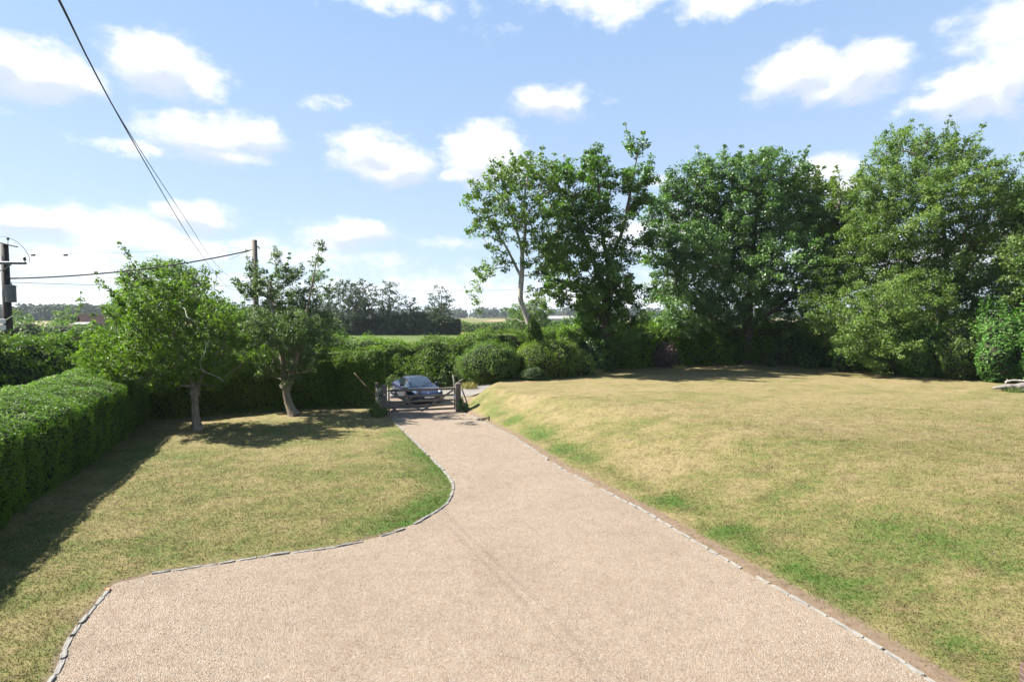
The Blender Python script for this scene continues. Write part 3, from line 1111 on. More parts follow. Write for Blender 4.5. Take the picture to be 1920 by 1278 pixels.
def bush(name, label, blobs, dens, lsize, leafm, cat='shrub', group=None, rough=.16, nscale=1.1, core=.8, corem=None, up=.35, spiky=.0, stems=0, jit_=.16, aspect=.62, part='foliage'):
    """blobs: (x,y,z,rx,ry,rz)"""
    B = np.array(blobs, float)
    bi = B[:, 2] - B[:, 5]
    base = np.array([B[:, 0].mean(), B[:, 1].mean(), float(ter(B[:, 0].mean(), B[:, 1].mean()))])
    t = thing(name, label, cat, base, group=group)
    Ps, Ns = [], []
    for i, (x, y, z, rx, ry, rz) in enumerate(B):
        area = 4 * math.pi * ((rx * ry) ** 1.6 / 3 + (rx * rz) ** 1.6 / 3 + (ry * rz) ** 1.6 / 3) ** (1 / 1.6)
        n = int(area * dens)
        d = rand_unit(n)
        q = np.array([x, y, z]) + d * np.array([rx, ry, rz])
        disp = 1 + rough * NZ(q, nscale) + rough * .6 * NZ2(q, nscale * 3) - np.abs(RNG.normal(size=n)) * jit_
        if spiky:
            disp += spiky * sstep(NZ2(q, nscale * 5) * .9) * RNG.uniform(0, 1, n)
        p = np.array([x, y, z]) + d * np.array([rx, ry, rz]) * disp[:, None]
        k = p[:, 2] > ter(p[:, 0], p[:, 1]) + .02
        for j, b in enumerate(B):
            if j != i:
                k &= (((p - b[:3]) / (b[3:] * .82)) ** 2).sum(1) > 1
        Ps.append(p[k]); Ns.append(d[k])
    P = np.vstack(Ps); Nw = np.vstack(Ns)
    nn = Nw * .8 + rand_unit(len(P)) * .8 + np.array([0, 0, up])
    tint = .5 + .25 * NZ2(P, 1.3) + RNG.normal(size=len(P)) * .2
    leaf_mesh(part, P, nn, lsize, leafm, t, tint, aspect)
    if core > 0:
        bm = bmesh.new()
        bmesh.ops.create_icosphere(bm, subdivisions=3, radius=1)
        U = np.array([v.co[:] for v in bm.verts]); Fi = np.array([[v.index for v in f.verts] for f in bm.faces])
        bm.free()
        Vs, Fs, b0 = [], [], 0
        for (x, y, z, rx, ry, rz) in B:
            q = np.array([x, y, z]) + U * np.array([rx, ry, rz])
            disp = core * (1 + rough * NZ(q, nscale) + .5 * rough * NZ2(q, nscale * 3))
            V = np.array([x, y, z]) + U * np.array([rx, ry, rz]) * disp[:, None]
            Vs.append(V); Fs.append(Fi + b0); b0 += len(V)
        np_mesh('twigs', np.vstack(Vs), np.vstack(Fs), corem or M['twig'], t, smooth=True)
    return t


# ================================================================== HEDGES
profile_hedge('clipped_hedge', 'long neatly clipped bright green hedge along the left edge of the left lawn',
              [(-6.9, 1.0), (-9.0, 5.6), (-11.85, 12.3), (-13.2, 15.7), (-14.35, 18.7), (-16.0, 22.6), (-17.3, 25.6)],
              [(0.05, 0), (0.0, .6), (0.0, 1.5), (.05, 1.95), (.3, 2.12), (1.2, 2.42), (2.0, 2.52), (2.5, 2.4), (2.65, 1.9), (2.65, 0)],
              170000, .062, M['hedge_leaf'], bump=.07, bscale=.9, core_inset=.13, jitter=.05, up=.5, spiky=.09)
profile_hedge('field_hedge', 'tall untrimmed hedge behind the clipped hedge at the far left',
              [(-13, 3), (-18.0, 12.0), (-19.6, 17), (-20.2, 22), (-20.5, 27.5)],
              [(0, 0), (-.1, 1.3), (0, 2.5), (.7, 3.5), (1.6, 4.0), (2.2, 3.8), (2.6, 2.5), (2.7, 0)],
              95000, .11, M['hawthorn_leaf'], bump=.45, bscale=.6, core_inset=.42, jitter=.16, spiky=.5)
profile_hedge('boundary_hedge', 'dark shaded hedge behind the two lawn trees, left of the gate',
              [(-17.6, 24.3), (-13, 26.6), (-9.5, 27.6), (-6.9, 28.1)],
              [(0, 0), (-.02, 1.2), (.0, 2.5), (.3, 2.95), (.9, 3.05), (1.5, 2.9), (1.8, 2.2), (1.8, 0)],
              75000, .09, M['hawthorn_leaf'], bump=.24, bscale=.7, core_inset=.26, jitter=.10, spiky=.12, corez=.10,
              thin=lambda P: np.where(P[:, 2] < .45, .75, 1.0))
profile_hedge('roadside_hedge', 'long leafy hedge on the far side of the lane behind the car',
              [(-36, 33.0), (-20, 35.2), (-7, 36.4), (-2, 38.2), (2, 41.8), (7, 46.5)],
              [(0.1, 0), (-.1, 1.0), (0, 2.0), (.5, 2.8), (1.2, 3.0), (2.0, 2.8), (2.4, 2.0), (2.4, 0)],
              90000, .135, M['hawthorn_leaf'], bump=.42, bscale=.5, core_inset=.45, jitter=.18, spiky=.35,
              hmod=lambda s: 1.05 + .18 * sstep((s - 32) / 4))
profile_hedge('back_hedge', 'bright topped hedge along the far edge of the raised lawn under the big trees',
              [(4.4, 35.0), (7.2, 37.8), (13, 39.6), (19.5, 41.2), (25, 41.6)],
              [(0, 0), (0, 1.2), (.0, 2.3), (.4, 2.85), (1.2, 2.95), (1.9, 2.7), (2.0, 0)],
              48000, .15, M['hedge_leaf'], bump=.5, bscale=.55, core_inset=.35, jitter=.16, spiky=.2)

# shrubs right of the gate
bush('rounded_shrub', 'dense rounded shrub just right of the gate post', [(-1.55, 31.6, 1.95, 1.7, 1.25, 1.25), (-.6, 31.9, 1.9, 1.2, 1.1, 1.15)], 400, .095, M['wild_leaf'], rough=.16, spiky=.16)
bush('leafy_shrub', 'yellow green leafy shrub between the rounded shrub and the oak', [(1.3, 32.3, 1.85, 1.15, 1.0, 1.35), (2.9, 33.2, 2.0, 1.5, 1.1, 1.35), (4.0, 34.0, 1.7, 1.0, .9, 1.0)], 300, .12, M['lime_leaf'], rough=.24, spiky=.26)
bush('leafy_shoots', 'bright leafy shoots growing up round the base of the pale slender tree', [(1.35, 33.9, 3.6, .55, .5, 1.25), (1.5, 34.0, 2.6, .8, .7, 1.2)], 330, .12, M['hawthorn_leaf'], rough=.2, spiky=.25)
bush('low_shrub', 'small pale leaved shrub at the foot of the leafy shrub on the lawn edge', [(1.25, 31.2, 1.35, .75, .5, .5)], 330, .1, M['grey_leaf'], rough=.2, spiky=.2)
bush('hazel_shrub', 'shaded shrub below the oak at the back of the raised lawn', [(5.1, 35.6, 1.9, 1.1, .9, 1.3), (6.3, 36.6, 1.9, 1.1, .9, 1.2)], 240, .13, M['dark_leaf'], rough=.2, spiky=.2)
bush('dead_shrub', 'brown leafless shrub in front of the back hedge', [(11.2, 38.6, 1.9, 1.05, .6, 1.1)], 260, .11, M['dead_twig'], rough=.25, spiky=.3, core=.6, corem=M['dead_twig'])
bush('garden_plant', 'small pale green plant alone at the far edge of the raised lawn', [(19.1, 39.1, 1.28, .28, .25, .26)], 700, .1, M['grey_leaf'], rough=.2, spiky=.2, core=.4)
und = [(1430, 42.5, 585, 'dark_leaf', 'tall dark shrub in deep shade behind the hedge under the sycamore'),
       (1478, 39.8, 622, 'dark_leaf', 'low dark evergreen shrub at the left end of the shrubs below the tall trees'),
       (1535, 38.4, 630, 'laurel_leaf', 'glossy green laurel shrub, second from the left below the yellow green tree'),
       (1605, 35.6, 615, 'laurel_leaf', 'wide glossy laurel shrub below the left side of the broad yellow green tree'),
       (1672, 33.6, 612, 'dark_leaf', 'dark leaved shrub between two brighter laurels on the right lawn edge'),
       (1740, 32.0, 610, 'laurel_leaf', 'tall glossy laurel shrub left of the one beside the pale log'),
       (1808, 30.6, 600, 'olive_leaf', 'olive green shrub behind the left end of the pale log'),
       (1880, 29.3, 565, 'laurel_leaf', 'bright green laurel shrub directly behind the pale log'),
       (1965, 28.2, 540, 'laurel_leaf', 'rightmost bright laurel shrub, cut by the right edge')]
for (px, D, top, mt, lb) in und:
    x = (px - 960) / F * (D + 1.2)
    z0 = float(ter(x, D))
    ztop = CAMZ + (590 - top) / F * (D + 1)
    h = ztop - z0
    bush('laurel_shrub' if 'laurel' in mt else 'evergreen_shrub', lb,
         [(x, D + 1.2, z0 + h * .42, 1.5, 1.15, h * .55), (x - .8, D + .75, z0 + h * .28, .9, .7, h * .36), (x + .7, D + .7, z0 + h * .25, .95, .7, h * .36)],
         210, .17, M[mt], group='shrubs along the right lawn edge', rough=.2, spiky=.28, jit_=.22, aspect=.42)


# ================================================================== TREES
def P3(px, py, D): return at(px, py, D)


# hawthorn on the lawn, left
g1 = hit(370, 806)
D1 = g1[1]
lob = [(255, 575, 38), (300, 540, 34), (345, 560, 34), (290, 600, 48), (350, 610, 50), (400, 610, 38), (245, 640, 46), (320, 655, 52), (390, 655, 46),
       (205, 640, 32), (440, 640, 34), (225, 690, 36), (300, 700, 36), (195, 675, 34), (178, 640, 28), (160, 655, 24), (235, 605, 26), (430, 595, 20), (330, 712, 24), (272, 716, 26), (408, 704, 24), (232, 712, 24), (448, 690, 24), (478, 668, 20), (395, 725, 14), (300, 735, 14), (425, 690, 30), (165, 665, 24), (365, 690, 34), (270, 660, 50), (245, 540, 18), (385, 570, 25)]
ex = [P3(*q, D1 + d) for q, d in [((240, 480), -.2), ((250, 497), 0), ((262, 515), .1), ((192, 540), .3), ((210, 555), .2), ((225, 570), .1), ((408, 510), -.3), ((404, 530), -.3), ((400, 550), -.2), ((378, 520), .5), ((380, 540), .4), ((150, 572), .2), ((175, 590), .3), ((205, 590), .1), ((345, 520), .2), ((300, 505), .4), ((285, 495), .4)]]
make_tree('hawthorn_tree', 'bushy bright green hawthorn, left of the two trees on the left lawn',
          [[g1, P3(366, 770, D1), P3(364, 735, D1 + .1), P3(352, 690, D1 + .1), P3(335, 650, D1), P3(315, 600, D1)], [P3(364, 735, D1 + .1), P3(385, 690, D1 + .3), P3(395, 640, D1 + .4)]],
          lobes3(D1, lob, .42, 4), .40, .30, 58, .105, M['hawthorn_leaf'], M['bark'], .135, .008, extra=np.array(ex), fill=1.1, grow_l=1.0, shoots=110, wander=.18, group='two trees on the left lawn', flare=.75)
tr1 = [o for o in C.objects if o.name.startswith('hawthorn_tree')][0]
mb = MB()
pl = [(428, 719), (405, 712), (385, 690), (375, 680), (378, 662), (392, 648), (393, 632), (380, 612), (366, 598), (350, 594), (340, 577), (322, 572), (305, 566), (290, 572), (275, 578), (260, 575), (250, 563), (238, 562)]
pts = along(np.array([P3(a + 5 * math.sin(i * 2.1), b + 5 * math.cos(i * 3.3), D1 - 1.1 + .5 * math.sin(i * 1.3)) for i, (a, b) in enumerate(pl)]), .12)
pts = pts[4:]
mb.tube(pts - g1, np.linspace(.015, .006, len(pts)), 6)
o = mb.build('branch', M['lichen'], tr1, True); o['label'] = 'pale lichen covered bare branch'

# second lawn tree
g2 = hit(552, 779)
D2 = g2[1]
lob = [(470, 545, 22), (478, 505, 16), (505, 540, 26), (540, 515, 24), (515, 480, 14), (530, 575, 38), (575, 560, 30), (590, 520, 16), (594, 485, 11), (600, 462, 9), (612, 545, 15), (500, 620, 38),
       (550, 625, 44), (592, 605, 28), (520, 670, 32), (562, 665, 34), (468, 600, 26), (485, 655, 28), (545, 700, 22), (610, 640, 22), (455, 640, 20), (500, 695, 18), (472, 692, 18), (580, 690, 18), (445, 665, 18)]
make_tree('crab_apple_tree', 'greyish green tree with a forked leaning trunk, the lawn tree nearer the gate',
          [[g2, P3(541, 755, D2), P3(536, 730, D2), P3(532, 700, D2), P3(528, 660, D2 + .1), P3(520, 610, D2), P3(505, 560, D2)],
           [P3(536, 730, D2), P3(545, 705, D2 - .15), P3(553, 680, D2 - .2), P3(565, 630, D2 - .1), P3(580, 560, D2), P3(597, 470, D2)]],
          lobes3(D2, lob, .36, 9), .38, .30, 66, .105, M['grey_leaf'], M['bark'], .17, .009, fill=1.5, grow_l=1.0, shoots=60, wander=.18, group='two trees on the left lawn', flare=.75)

# pale slender tree
DB = 34.0
bb = at(1003, 690, DB); bb[2] = float(ter(bb[0], bb[1]))
lob = [(905, 370, 34), (935, 335, 34), (978, 330, 36), (1018, 325, 30), (895, 425, 24), (925, 415, 28), (1005, 395, 34), (960, 385, 34), (910, 505, 20), (893, 545, 16), (945, 490, 22), (1010, 455, 32), (925, 455, 20), (1030, 360, 28), (985, 300, 16), (1045, 420, 26), (900, 575, 12), (1025, 500, 26), (935, 300, 14), (1020, 545, 22), (1040, 470, 26), (1000, 500, 24), (1010, 560, 20), (955, 430, 22), (990, 420, 24), (1045, 330, 18)]
make_tree('slender_tree', 'tall slender tree with a pale curved trunk and airy crown, leftmost of the big trees',
          [[bb, P3(1000, 640, DB), P3(988, 595, DB), P3(976, 560, DB), P3(979, 500, DB), P3(975, 455, DB), P3(958, 400, DB), P3(948, 350, DB)],
           [P3(978, 480, DB), P3(985, 430, DB - .5), P3(983, 380, DB - .6), P3(990, 320, DB)], [P3(977, 520, DB), P3(950, 465, DB + .3), P3(925, 425, DB + .4), P3(905, 380, DB)]],
          lobes3(DB, lob, .5, 2), .58, .40, 52, .17, M['olive_leaf'], M['pale_bark'], .17, .012, fill=1.0, flare=.1, grow_l=1.05, shoots=24)

# oak
DO = 36.5
ob = at(1137, 690, DO + .5); ob[2] = float(ter(ob[0], ob[1]))
lob = [(1062, 335, 36), (1120, 300, 26), (1125, 345, 36), (1193, 285, 22), (1215, 325, 20), (1182, 340, 30), (1085, 400, 44), (1142, 415, 38), (1198, 385, 24), (1060, 465, 44), (1120, 485, 44), (1175, 470, 24),
       (1060, 535, 38), (1130, 565, 54), (1180, 550, 30), (1100, 620, 46), (1160, 630, 42), (1215, 450, 14), (1050, 395, 26), (1105, 560, 40), (1150, 520, 34), (1035, 500, 26), (1190, 600, 26)]
make_tree('oak_tree', 'tall open crowned oak with forked upper limbs, next to the pale slender tree',
          [[ob, P3(1136, 640, DO), P3(1135, 580, DO), P3(1140, 520, DO), P3(1150, 475, DO), P3(1168, 430, DO), P3(1180, 370, DO), P3(1195, 290, DO)],
           [P3(1135, 560, DO), P3(1110, 480, DO - .4), P3(1085, 420, DO - .6), P3(1065, 350, DO)], [P3(1140, 500, DO), P3(1128, 430, DO + .5), P3(1122, 350, DO + .3), P3(1120, 290, DO)]],
          lobes3(DO, lob, .6, 3), .66, .50, 92, .19, M['oak_leaf'], M['dark_bark'], .34, .014, fill=1.0, grow_l=1.05, shoots=40)

# big sycamore
DS = 41.5
sb = at(1400, 670, DS); sb[2] = float(ter(sb[0], sb[1]))
lob = [(1285, 350, 42), (1350, 335, 42), (1425, 325, 42), (1478, 330, 32), (1440, 300, 18), (1250, 400, 40), (1320, 405, 56), (1400, 400, 60), (1465, 400, 54), (1240, 465, 40), (1300, 480, 54), (1380, 480, 56), (1460, 480, 52),
       (1520, 430, 40), (1530, 490, 36), (1245, 545, 38), (1310, 565, 46), (1385, 560, 50), (1460, 560, 40), (1500, 560, 34), (1340, 620, 40), (1270, 600, 34), (1500, 620, 34), (1235, 610, 22), (1550, 540, 30)]
make_tree('sycamore_tree', 'largest dark green sycamore with a dense domed crown in the middle of the tree group',
          [[sb, P3(1400, 620, DS), P3(1405, 560, DS), P3(1410, 480, DS), P3(1420, 400, DS), P3(1430, 330, DS)],
           [P3(1402, 600, DS), P3(1360, 520, DS - .6), P3(1320, 430, DS - .8), P3(1300, 360, DS)], [P3(1404, 580, DS), P3(1450, 500, DS + .6), P3(1480, 420, DS + .5)],
           [P3(1401, 630, DS), P3(1330, 590, DS - 1), P3(1270, 520, DS - 1), P3(1245, 440, DS)], [P3(1403, 610, DS), P3(1480, 560, DS), P3(1530, 470, DS)]],
          lobes3(DS, lob, .95, 6), .78, .60, 112, .18, M['dark_leaf'], M['dark_bark'], .40, .016, fill=1.15, tintscale=.8, grow_l=1.15, shoots=110)

# lighter tree between
DY = 43.0
yb = at(1560, 670, DY); yb[2] = float(ter(yb[0], yb[1]))
lob = [(1515, 365, 28), (1560, 365, 26), (1598, 360, 24), (1545, 410, 34), (1595, 415, 36), (1520, 440, 26), (1640, 400, 30), (1570, 460, 34), (1620, 460, 34), (1590, 510, 30)]
make_tree('maple_tree', 'smaller yellow green tree standing between the dark sycamore and the broad tree',
          [[yb, P3(1562, 600, DY), P3(1565, 520, DY), P3(1570, 430, DY), P3(1575, 370, DY)]],
          lobes3(DY, lob, .6, 8), .70, .56, 74, .20, M['lime_leaf'], M['dark_bark'], .22, .014, fill=1.2, shoots=50)

# broad pale tree
DR = 35.5
rb = at(1765, 690, DR); rb[2] = float(ter(rb[0], rb[1]))
lob = [(1660, 300, 30), (1700, 275, 30), (1745, 290, 34), (1800, 300, 36), (1850, 330, 36), (1640, 350, 34), (1700, 350, 46), (1775, 365, 50), (1845, 400, 46), (1900, 380, 40), (1625, 425, 40), (1690, 430, 50), (1775, 445, 52), (1860, 470, 50),
       (1590, 500, 46), (1670, 510, 54), (1755, 520, 54), (1845, 540, 54), (1565, 560, 40), (1640, 585, 52), (1725, 600, 52), (1805, 610, 50), (1555, 615, 32), (1610, 640, 36), (1700, 650, 36), (1920, 460, 44), (1700, 560, 56), (1620, 470, 40), (1780, 660, 46), (1655, 650, 44), (1560, 520, 36), (1840, 665, 44), (1535, 590, 30), (1690, 252, 10), (1740, 258, 10), (1880, 600, 40), (1660, 262, 8)]
make_tree('broad_tree', 'broad olive green tree sweeping low to the lawn at the right',
          [[rb, P3(1768, 620, DR), P3(1770, 560, DR), P3(1775, 500, DR), P3(1768, 430, DR), P3(1745, 360, DR), P3(1730, 290, DR)],
           [P3(1770, 570, DR), P3(1800, 500, DR - .5), P3(1830, 430, DR - .5), P3(1850, 350, DR)], [P3(1769, 590, DR), P3(1720, 520, DR + .5), P3(1680, 440, DR + .5), P3(1650, 350, DR)],
           [P3(1768, 630, DR), P3(1690, 600, DR - 1.2), P3(1610, 560, DR - 1.4)]],
          lobes3(DR, lob, .9, 5), .66, .52, 118, .135, M['olive_leaf'], M['dark_bark'], .30, .013, fill=1.15, wander=.16, tintscale=.8, grow_l=1.15, shoots=150)
DE = 31.0
eb = at(1985, 690, DE); eb[2] = float(ter(eb[0], eb[1]))
lob = [(1930, 400, 34), (1960, 360, 40), (1990, 440, 50), (1925, 480, 36), (1950, 540, 44), (2010, 540, 55), (2030, 420, 55), (1925, 600, 36)]
make_tree('ash_tree', 'tree cut off by the right edge of the photo beside the broad olive tree',
          [[eb, P3(1985, 600, DE), P3(1975, 500, DE), P3(1970, 400, DE)]],
          lobes3(DE, lob, .6, 7), .66, .56, 80, .17, M['wild_leaf'], M['dark_bark'], .25, .013, fill=1.5)

# trees beyond the lane and the field
DG = 62
gb = at(320, 640, DG); gb[2] = 0
make_tree('round_tree', 'big rounded tree beyond the fields behind the left lawn tree', [[gb, P3(322, 600, DG), P3(325, 540, DG)]],
          lobes3(DG, [(260, 545, 34), (300, 520, 28), (345, 530, 34), (250, 585, 34), (310, 570, 40), (370, 570, 34), (400, 585, 30), (425, 595, 24), (228, 560, 20), (230, 590, 24), (330, 512, 22), (272, 508, 22), (300, 500, 20), (360, 540, 26), (250, 520, 20)], 1.0, 1), 1.1, .85, 60, .30, M['wild_leaf'], M['dark_bark'], .4, .03, fill=.9)
DC = 56
cb = at(632, 640, DC); cb[2] = 0
make_tree('small_tree', 'small pale pointed tree at the near edge of the green field', [[cb, P3(628, 620, DC), P3(628, 608, DC)]],
          lobes3(DC, [(628, 610, 12), (618, 625, 14), (640, 627, 14), (628, 635, 16)], .4, 1), .5, .42, 50, .2, M['olive_leaf'], M['dark_bark'], .12, .02, fill=1.2)
DT = 128
far = [(652, 545, 34, 'large full crowned tree at the left end of the distant tree line'), (684, 538, 26, 'tall thin crowned tree, second from the left in the distant tree line'),
       (728, 540, 24, 'airy round topped tree, third from the left in the distant tree line'), (768, 562, 16, 'small dense tree between two taller ones in the distant tree line'),
       (826, 552, 24, 'rounded airy tree at the right end of the distant tree line'), (610, 570, 24, 'dark tree half hidden behind the grey green lawn tree'), (798, 580, 14, 'lowest dark tree before the right end of the distant tree line')]
for i, (px, py, r, lb) in enumerate(far):
    b = at(px, 628, DT); b[2] = 0
    lobs = [(px, py + r * .15, r * .75), (px - r * .5, py + r * .9, r * .6), (px + r * .5, py + r * .85, r * .62), (px, py + r * 1.6, r * .8), (px - r * .3, py + r * 2.3, r * .7), (px + r * .4, py + r * 2.3, r * .7)]
    lobs = [l for l in lobs if l[1] < 620]
    make_tree('field_tree', lb, [[b, P3(px, 605, DT), P3(px + 2, py + r * .6, DT)]], lobes3(DT, lobs, 1.0, i), 1.35, .9, 26, .44, M['far_leaf'], M['dark_bark'], .32, .04, fill=.9 if i != 0 else 1.3, group='trees in the distant tree line')
profile_hedge('distant_hedge', 'dark tall hedge at the far side of the green field below the distant tree line', [((575 - 960) / F * 126, 128), ((860 - 960) / F * 126, 125)], [(0, 0), (0, 2), (.4, 3.9), (1.5, 4.3), (3, 3.8), (3.2, 0)],
              16000, .5, M['far_leaf'], bump=.8, bscale=.16, core_inset=.5, jitter=.3, spiky=.5)
profile_hedge('field_boundary_hedge', 'bright topped hedge across the fields behind the slender tree', [(-17, 150), (4, 138), (40, 122), (90, 110)], [(0, 0), (0, 1.6), (.5, 2.6), (2.5, 2.8), (4, 2.2), (4, 0)],
              16000, .5, M['wild_leaf'], bump=.4, bscale=.2, core_inset=.4, jitter=.2, spiky=.3)
DM = 95
b = at(995, 625, DM); b[2] = 0
make_tree('dark_field_tree', 'dark green tree in the field behind the trunk of the pale slender tree', [[b, P3(993, 600, DM), P3(993, 575, DM)]],
          lobes3(DM, [(970, 585, 18), (1000, 575, 20), (1020, 590, 16), (975, 605, 20), (1005, 605, 22), (955, 600, 12), (950, 575, 6)], 1.0, 4), 1.0, .8, 46, .34, M['wild_leaf'], M['dark_bark'], .3, .03, fill=1.0)
for i, (px, py, r, mt, lb) in enumerate([(560, 600, 24, 'wild_leaf', 'mid green bushy tree beyond the lane behind the grey green lawn tree'), (610, 605, 18, 'far_leaf', 'dull green bushy tree at the near left corner of the green field'), (415, 590, 20, 'wild_leaf', 'rounded green tree beyond the lane right of the big round tree')]):
    b = at(px, 650, 52); b[2] = 0
    make_tree('hedgerow_tree', lb, [[b, P3(px, 625, 52), P3(px + 2, py, 52)]],
              lobes3(52, [(px, py - 4, r), (px - r * .9, py + 14, r * .8), (px + r * .9, py + 14, r * .8), (px, py + 26, r)], .8, i + 30), .85, .65, 64, .22, M[mt], M['dark_bark'], .2, .02, fill=1.4, group='trees in the hedgerow beyond the lane')
b = at(1215, 620, 70); b[2] = 0
make_tree('distant_bush_tree', 'small green tree seen through the gap between oak and sycamore', [[b, P3(1215, 605, 70), P3(1215, 595, 70)]],
          lobes3(70, [(1210, 592, 14), (1225, 600, 14), (1200, 605, 14)], .8, 4), .8, .6, 40, .3, M['wild_leaf'], M['dark_bark'], .2, .02)
b = at(455, 640, 40); b[2] = 0
make_tree('lane_tree', 'small bright green tree between the two lawn trees beyond the hedge', [[b, P3(455, 620, 40), P3(450, 600, 40)]],
          lobes3(40, [(440, 605, 22), (470, 610, 20), (455, 625, 24), (425, 620, 20), (490, 620, 20), (450, 585, 16), (520, 610, 20), (500, 590, 16)], .7, 4), .6, .5, 70, .17, M['hawthorn_leaf'], M['dark_bark'], .14, .015)


# far woodland on the skyline
def woods(name, label, cat, pts, D, n, r, mat, spread, lsize, per=46):
    px = RNG.uniform(pts[0][0], pts[-1][0], n)
    dd = D * (1 + RNG.uniform(0, spread, n))
    top = np.interp(px, [p[0] for p in pts], [p[1] for p in pts])
    x = (px - 960) / F * dd
    zt = CAMZ + (590 - top) / F * dd * RNG.uniform(.72, 1.0, n)
    R = r * RNG.uniform(.7, 1.3, n)
    Cc = np.stack([x, dd, np.maximum(zt - R, R * .5)], 1)
    idx = np.repeat(np.arange(n), per)
    u = rand_unit(len(idx))
    u[:, 2] = np.abs(u[:, 2]) * 1.1 - .25
    P = Cc[idx] + u * R[idx][:, None] * RNG.uniform(.85, 1.05, (len(idx), 1))
    # skirt down to the ground
    k = RNG.uniform(0, 1, len(idx)) < .35
    P[k, 2] *= RNG.uniform(0, 1, k.sum())
    Nn = u + rand_unit(len(P)) * .4
    tint = RNG.uniform(.2, .8, n)[idx] + RNG.normal(size=len(idx)) * .1
    o = leaf_mesh(name, P, Nn, lsize, mat, None, tint, .8, origin=np.array([x.mean(), D, 0]))
    return tag(o, label, cat, kind='stuff')


woods('woodland', 'dark wooded ridge on the skyline at the far left', 'woodland', [(-150, 578), (0, 580), (40, 574), (110, 573), (150, 577), (200, 574), (300, 578), (450, 582), (620, 590)], 430, 420, 8.5, M['far_wood'], .35, 3.4, 90)
woods('woodland', 'pale hazy woodland on the horizon right of centre', 'woodland', [(600, 590), (800, 588), (860, 586), (950, 588), (1060, 587), (1150, 589), (1300, 585), (1500, 588)], 760, 330, 10, M['far_wood'], .4, 4.5, 60)
b = at(90, 600, 180); 
for i, (px, py, r, lb) in enumerate([(30, 597, 16, 'round bush beyond the fields just right of the transformer pole'), (128, 598, 20, 'low spreading tree beyond the tan field, left of the brown roof')]):
    D_ = 150
    b = at(px, 620, D_); b[2] = 0
    make_tree('field_bush', lb, [[b, P3(px, 607, D_), P3(px, py, D_)]], lobes3(D_, [(px, py, r), (px - r * .7, py + 6, r * .7), (px + r * .7, py + 6, r * .7)], 1.0, i), 1.6, 1.1, 34, .6, M['wild_leaf'], M['dark_bark'], .3, .05, group='bushes by the tan field')


# ================================================================== POLES AND CABLES
def pole_mat_tube(mb, a, b, r0, r1, k=12):
    mb.tube([a, (np.array(a) + np.array(b)) / 2, b], [r0, (r0 + r1) / 2, r1], k)


DPL = 25.0
lp_top = at(8, 458, DPL); lp = np.array([lp_top[0], DPL, 0.0])
t = thing('transformer_pole', 'dark wooden electricity pole with a grey transformer at the far left edge', 'utility pole', lp)
h = lp_top[2]
mb = MB(); pole_mat_tube(mb, (0, 0, 0), (0, 0, h), .20, .15); mb.build('pole', M['pole_wood'], t, True)
mb = MB(); mb.bar((-.55, .0, h + .16), (.62, -.05, h - .12), .16, .05, .005); mb.build('pole_cap', M['iron'], t)
za = at(8, 493, DPL)[2]
mb = MB(); mb.bar((-1.2, -.2, za), (1.15, -.2, za - .03), .1, .12, .01); mb.bar((.05, -.2, za - .38), (.5, -.2, za - .04), .05, .05); mb.bar((-.05, -.2, za - .38), (-.5, -.2, za - .04), .05, .05)
mb.build('crossarm', M['grey_metal'], t)
for xx in (1.1, -.7, -1.15):
    mb = MB(); mb.lathe([(.02, 0), (.02, .05), (.07, .06), (.05, .11), (.07, .13), (.045, .18), (.03, .24)], (xx, -.2, za + .04), 10); mb.build('insulator', M['porcelain'], t, True)
z0, z1 = at(20, 567, DPL)[2], at(20, 536, DPL)[2]
mb = MB(); mb.lathe([(.17, z0), (.2, z0 + .03), (.2, z1 - .06), (.22, z1 - .04), (.22, z1), (.12, z1 + .04)], (.34, -.15, 0), 20)
mb.box((.08, -.15, (z0 + z1) / 2), (.16, .12, .3)); mb.lathe([(.02, z1), (.04, z1 + .06), (.02, z1 + .14)], (.42, -.2, 0), 8); mb.lathe([(.02, z1), (.04, z1 + .06), (.02, z1 + .14)], (.28, -.08, 0), 8)
mb.build('transformer', M['grey_metal'], t, False)
for za_, zb_ in ((598, 606), (609, 618)):
    a = at(0, za_, DPL)[2]; b = at(0, zb_, DPL)[2]
    mb = MB(); mb.box((-.06, -.235, (a + b) / 2), (.36, .02, a - b), bev=.004); mb.build('warning_sign', M['sign_white'], t)
mb = MB()
arc = [(-40, 444), (0, 443), (18, 446), (34, 455), (46, 467), (54, 480), (56, 492)]
mb.tube(along(np.array([at(a, b, DPL - .2) for a, b in arc]), .12) - lp, .011, 5); mb.build('jumper_cable', M['cable'], t, True)
mb = MB(); mb.tube(along(np.array([at(a, b, DPL - .25) for a, b in [(15, 446), (15, 458)]]) - lp, .1), .012, 5); mb.lathe([(.04, 0), (.05, .04), (.05, .1), (.03, .12)], at(15, 450, DPL - .2) - lp, 8); mb.build('bracket', M['iron'], t)
mb = MB(); mb.tube(along(np.array([at(a, b, DPL - .2) for a, b in [(6, 604), (20, 594), (32, 588), (37, 582), (39, 574)]]), .12) - lp, .018, 6); mb.build('loose_cable', M['lichen'], t, True)
mb = MB(); mb.bar((.13, -.1, at(8, 518, DPL)[2]), (.3, -.12, at(8, 522, DPL)[2]), .06, .05); mb.tube([(.2, -.1, at(8, 522, DPL)[2]), (.2, -.1, at(8, 515, DPL)[2])], .03, 6); mb.build('cable_clamp', M['iron'], t)

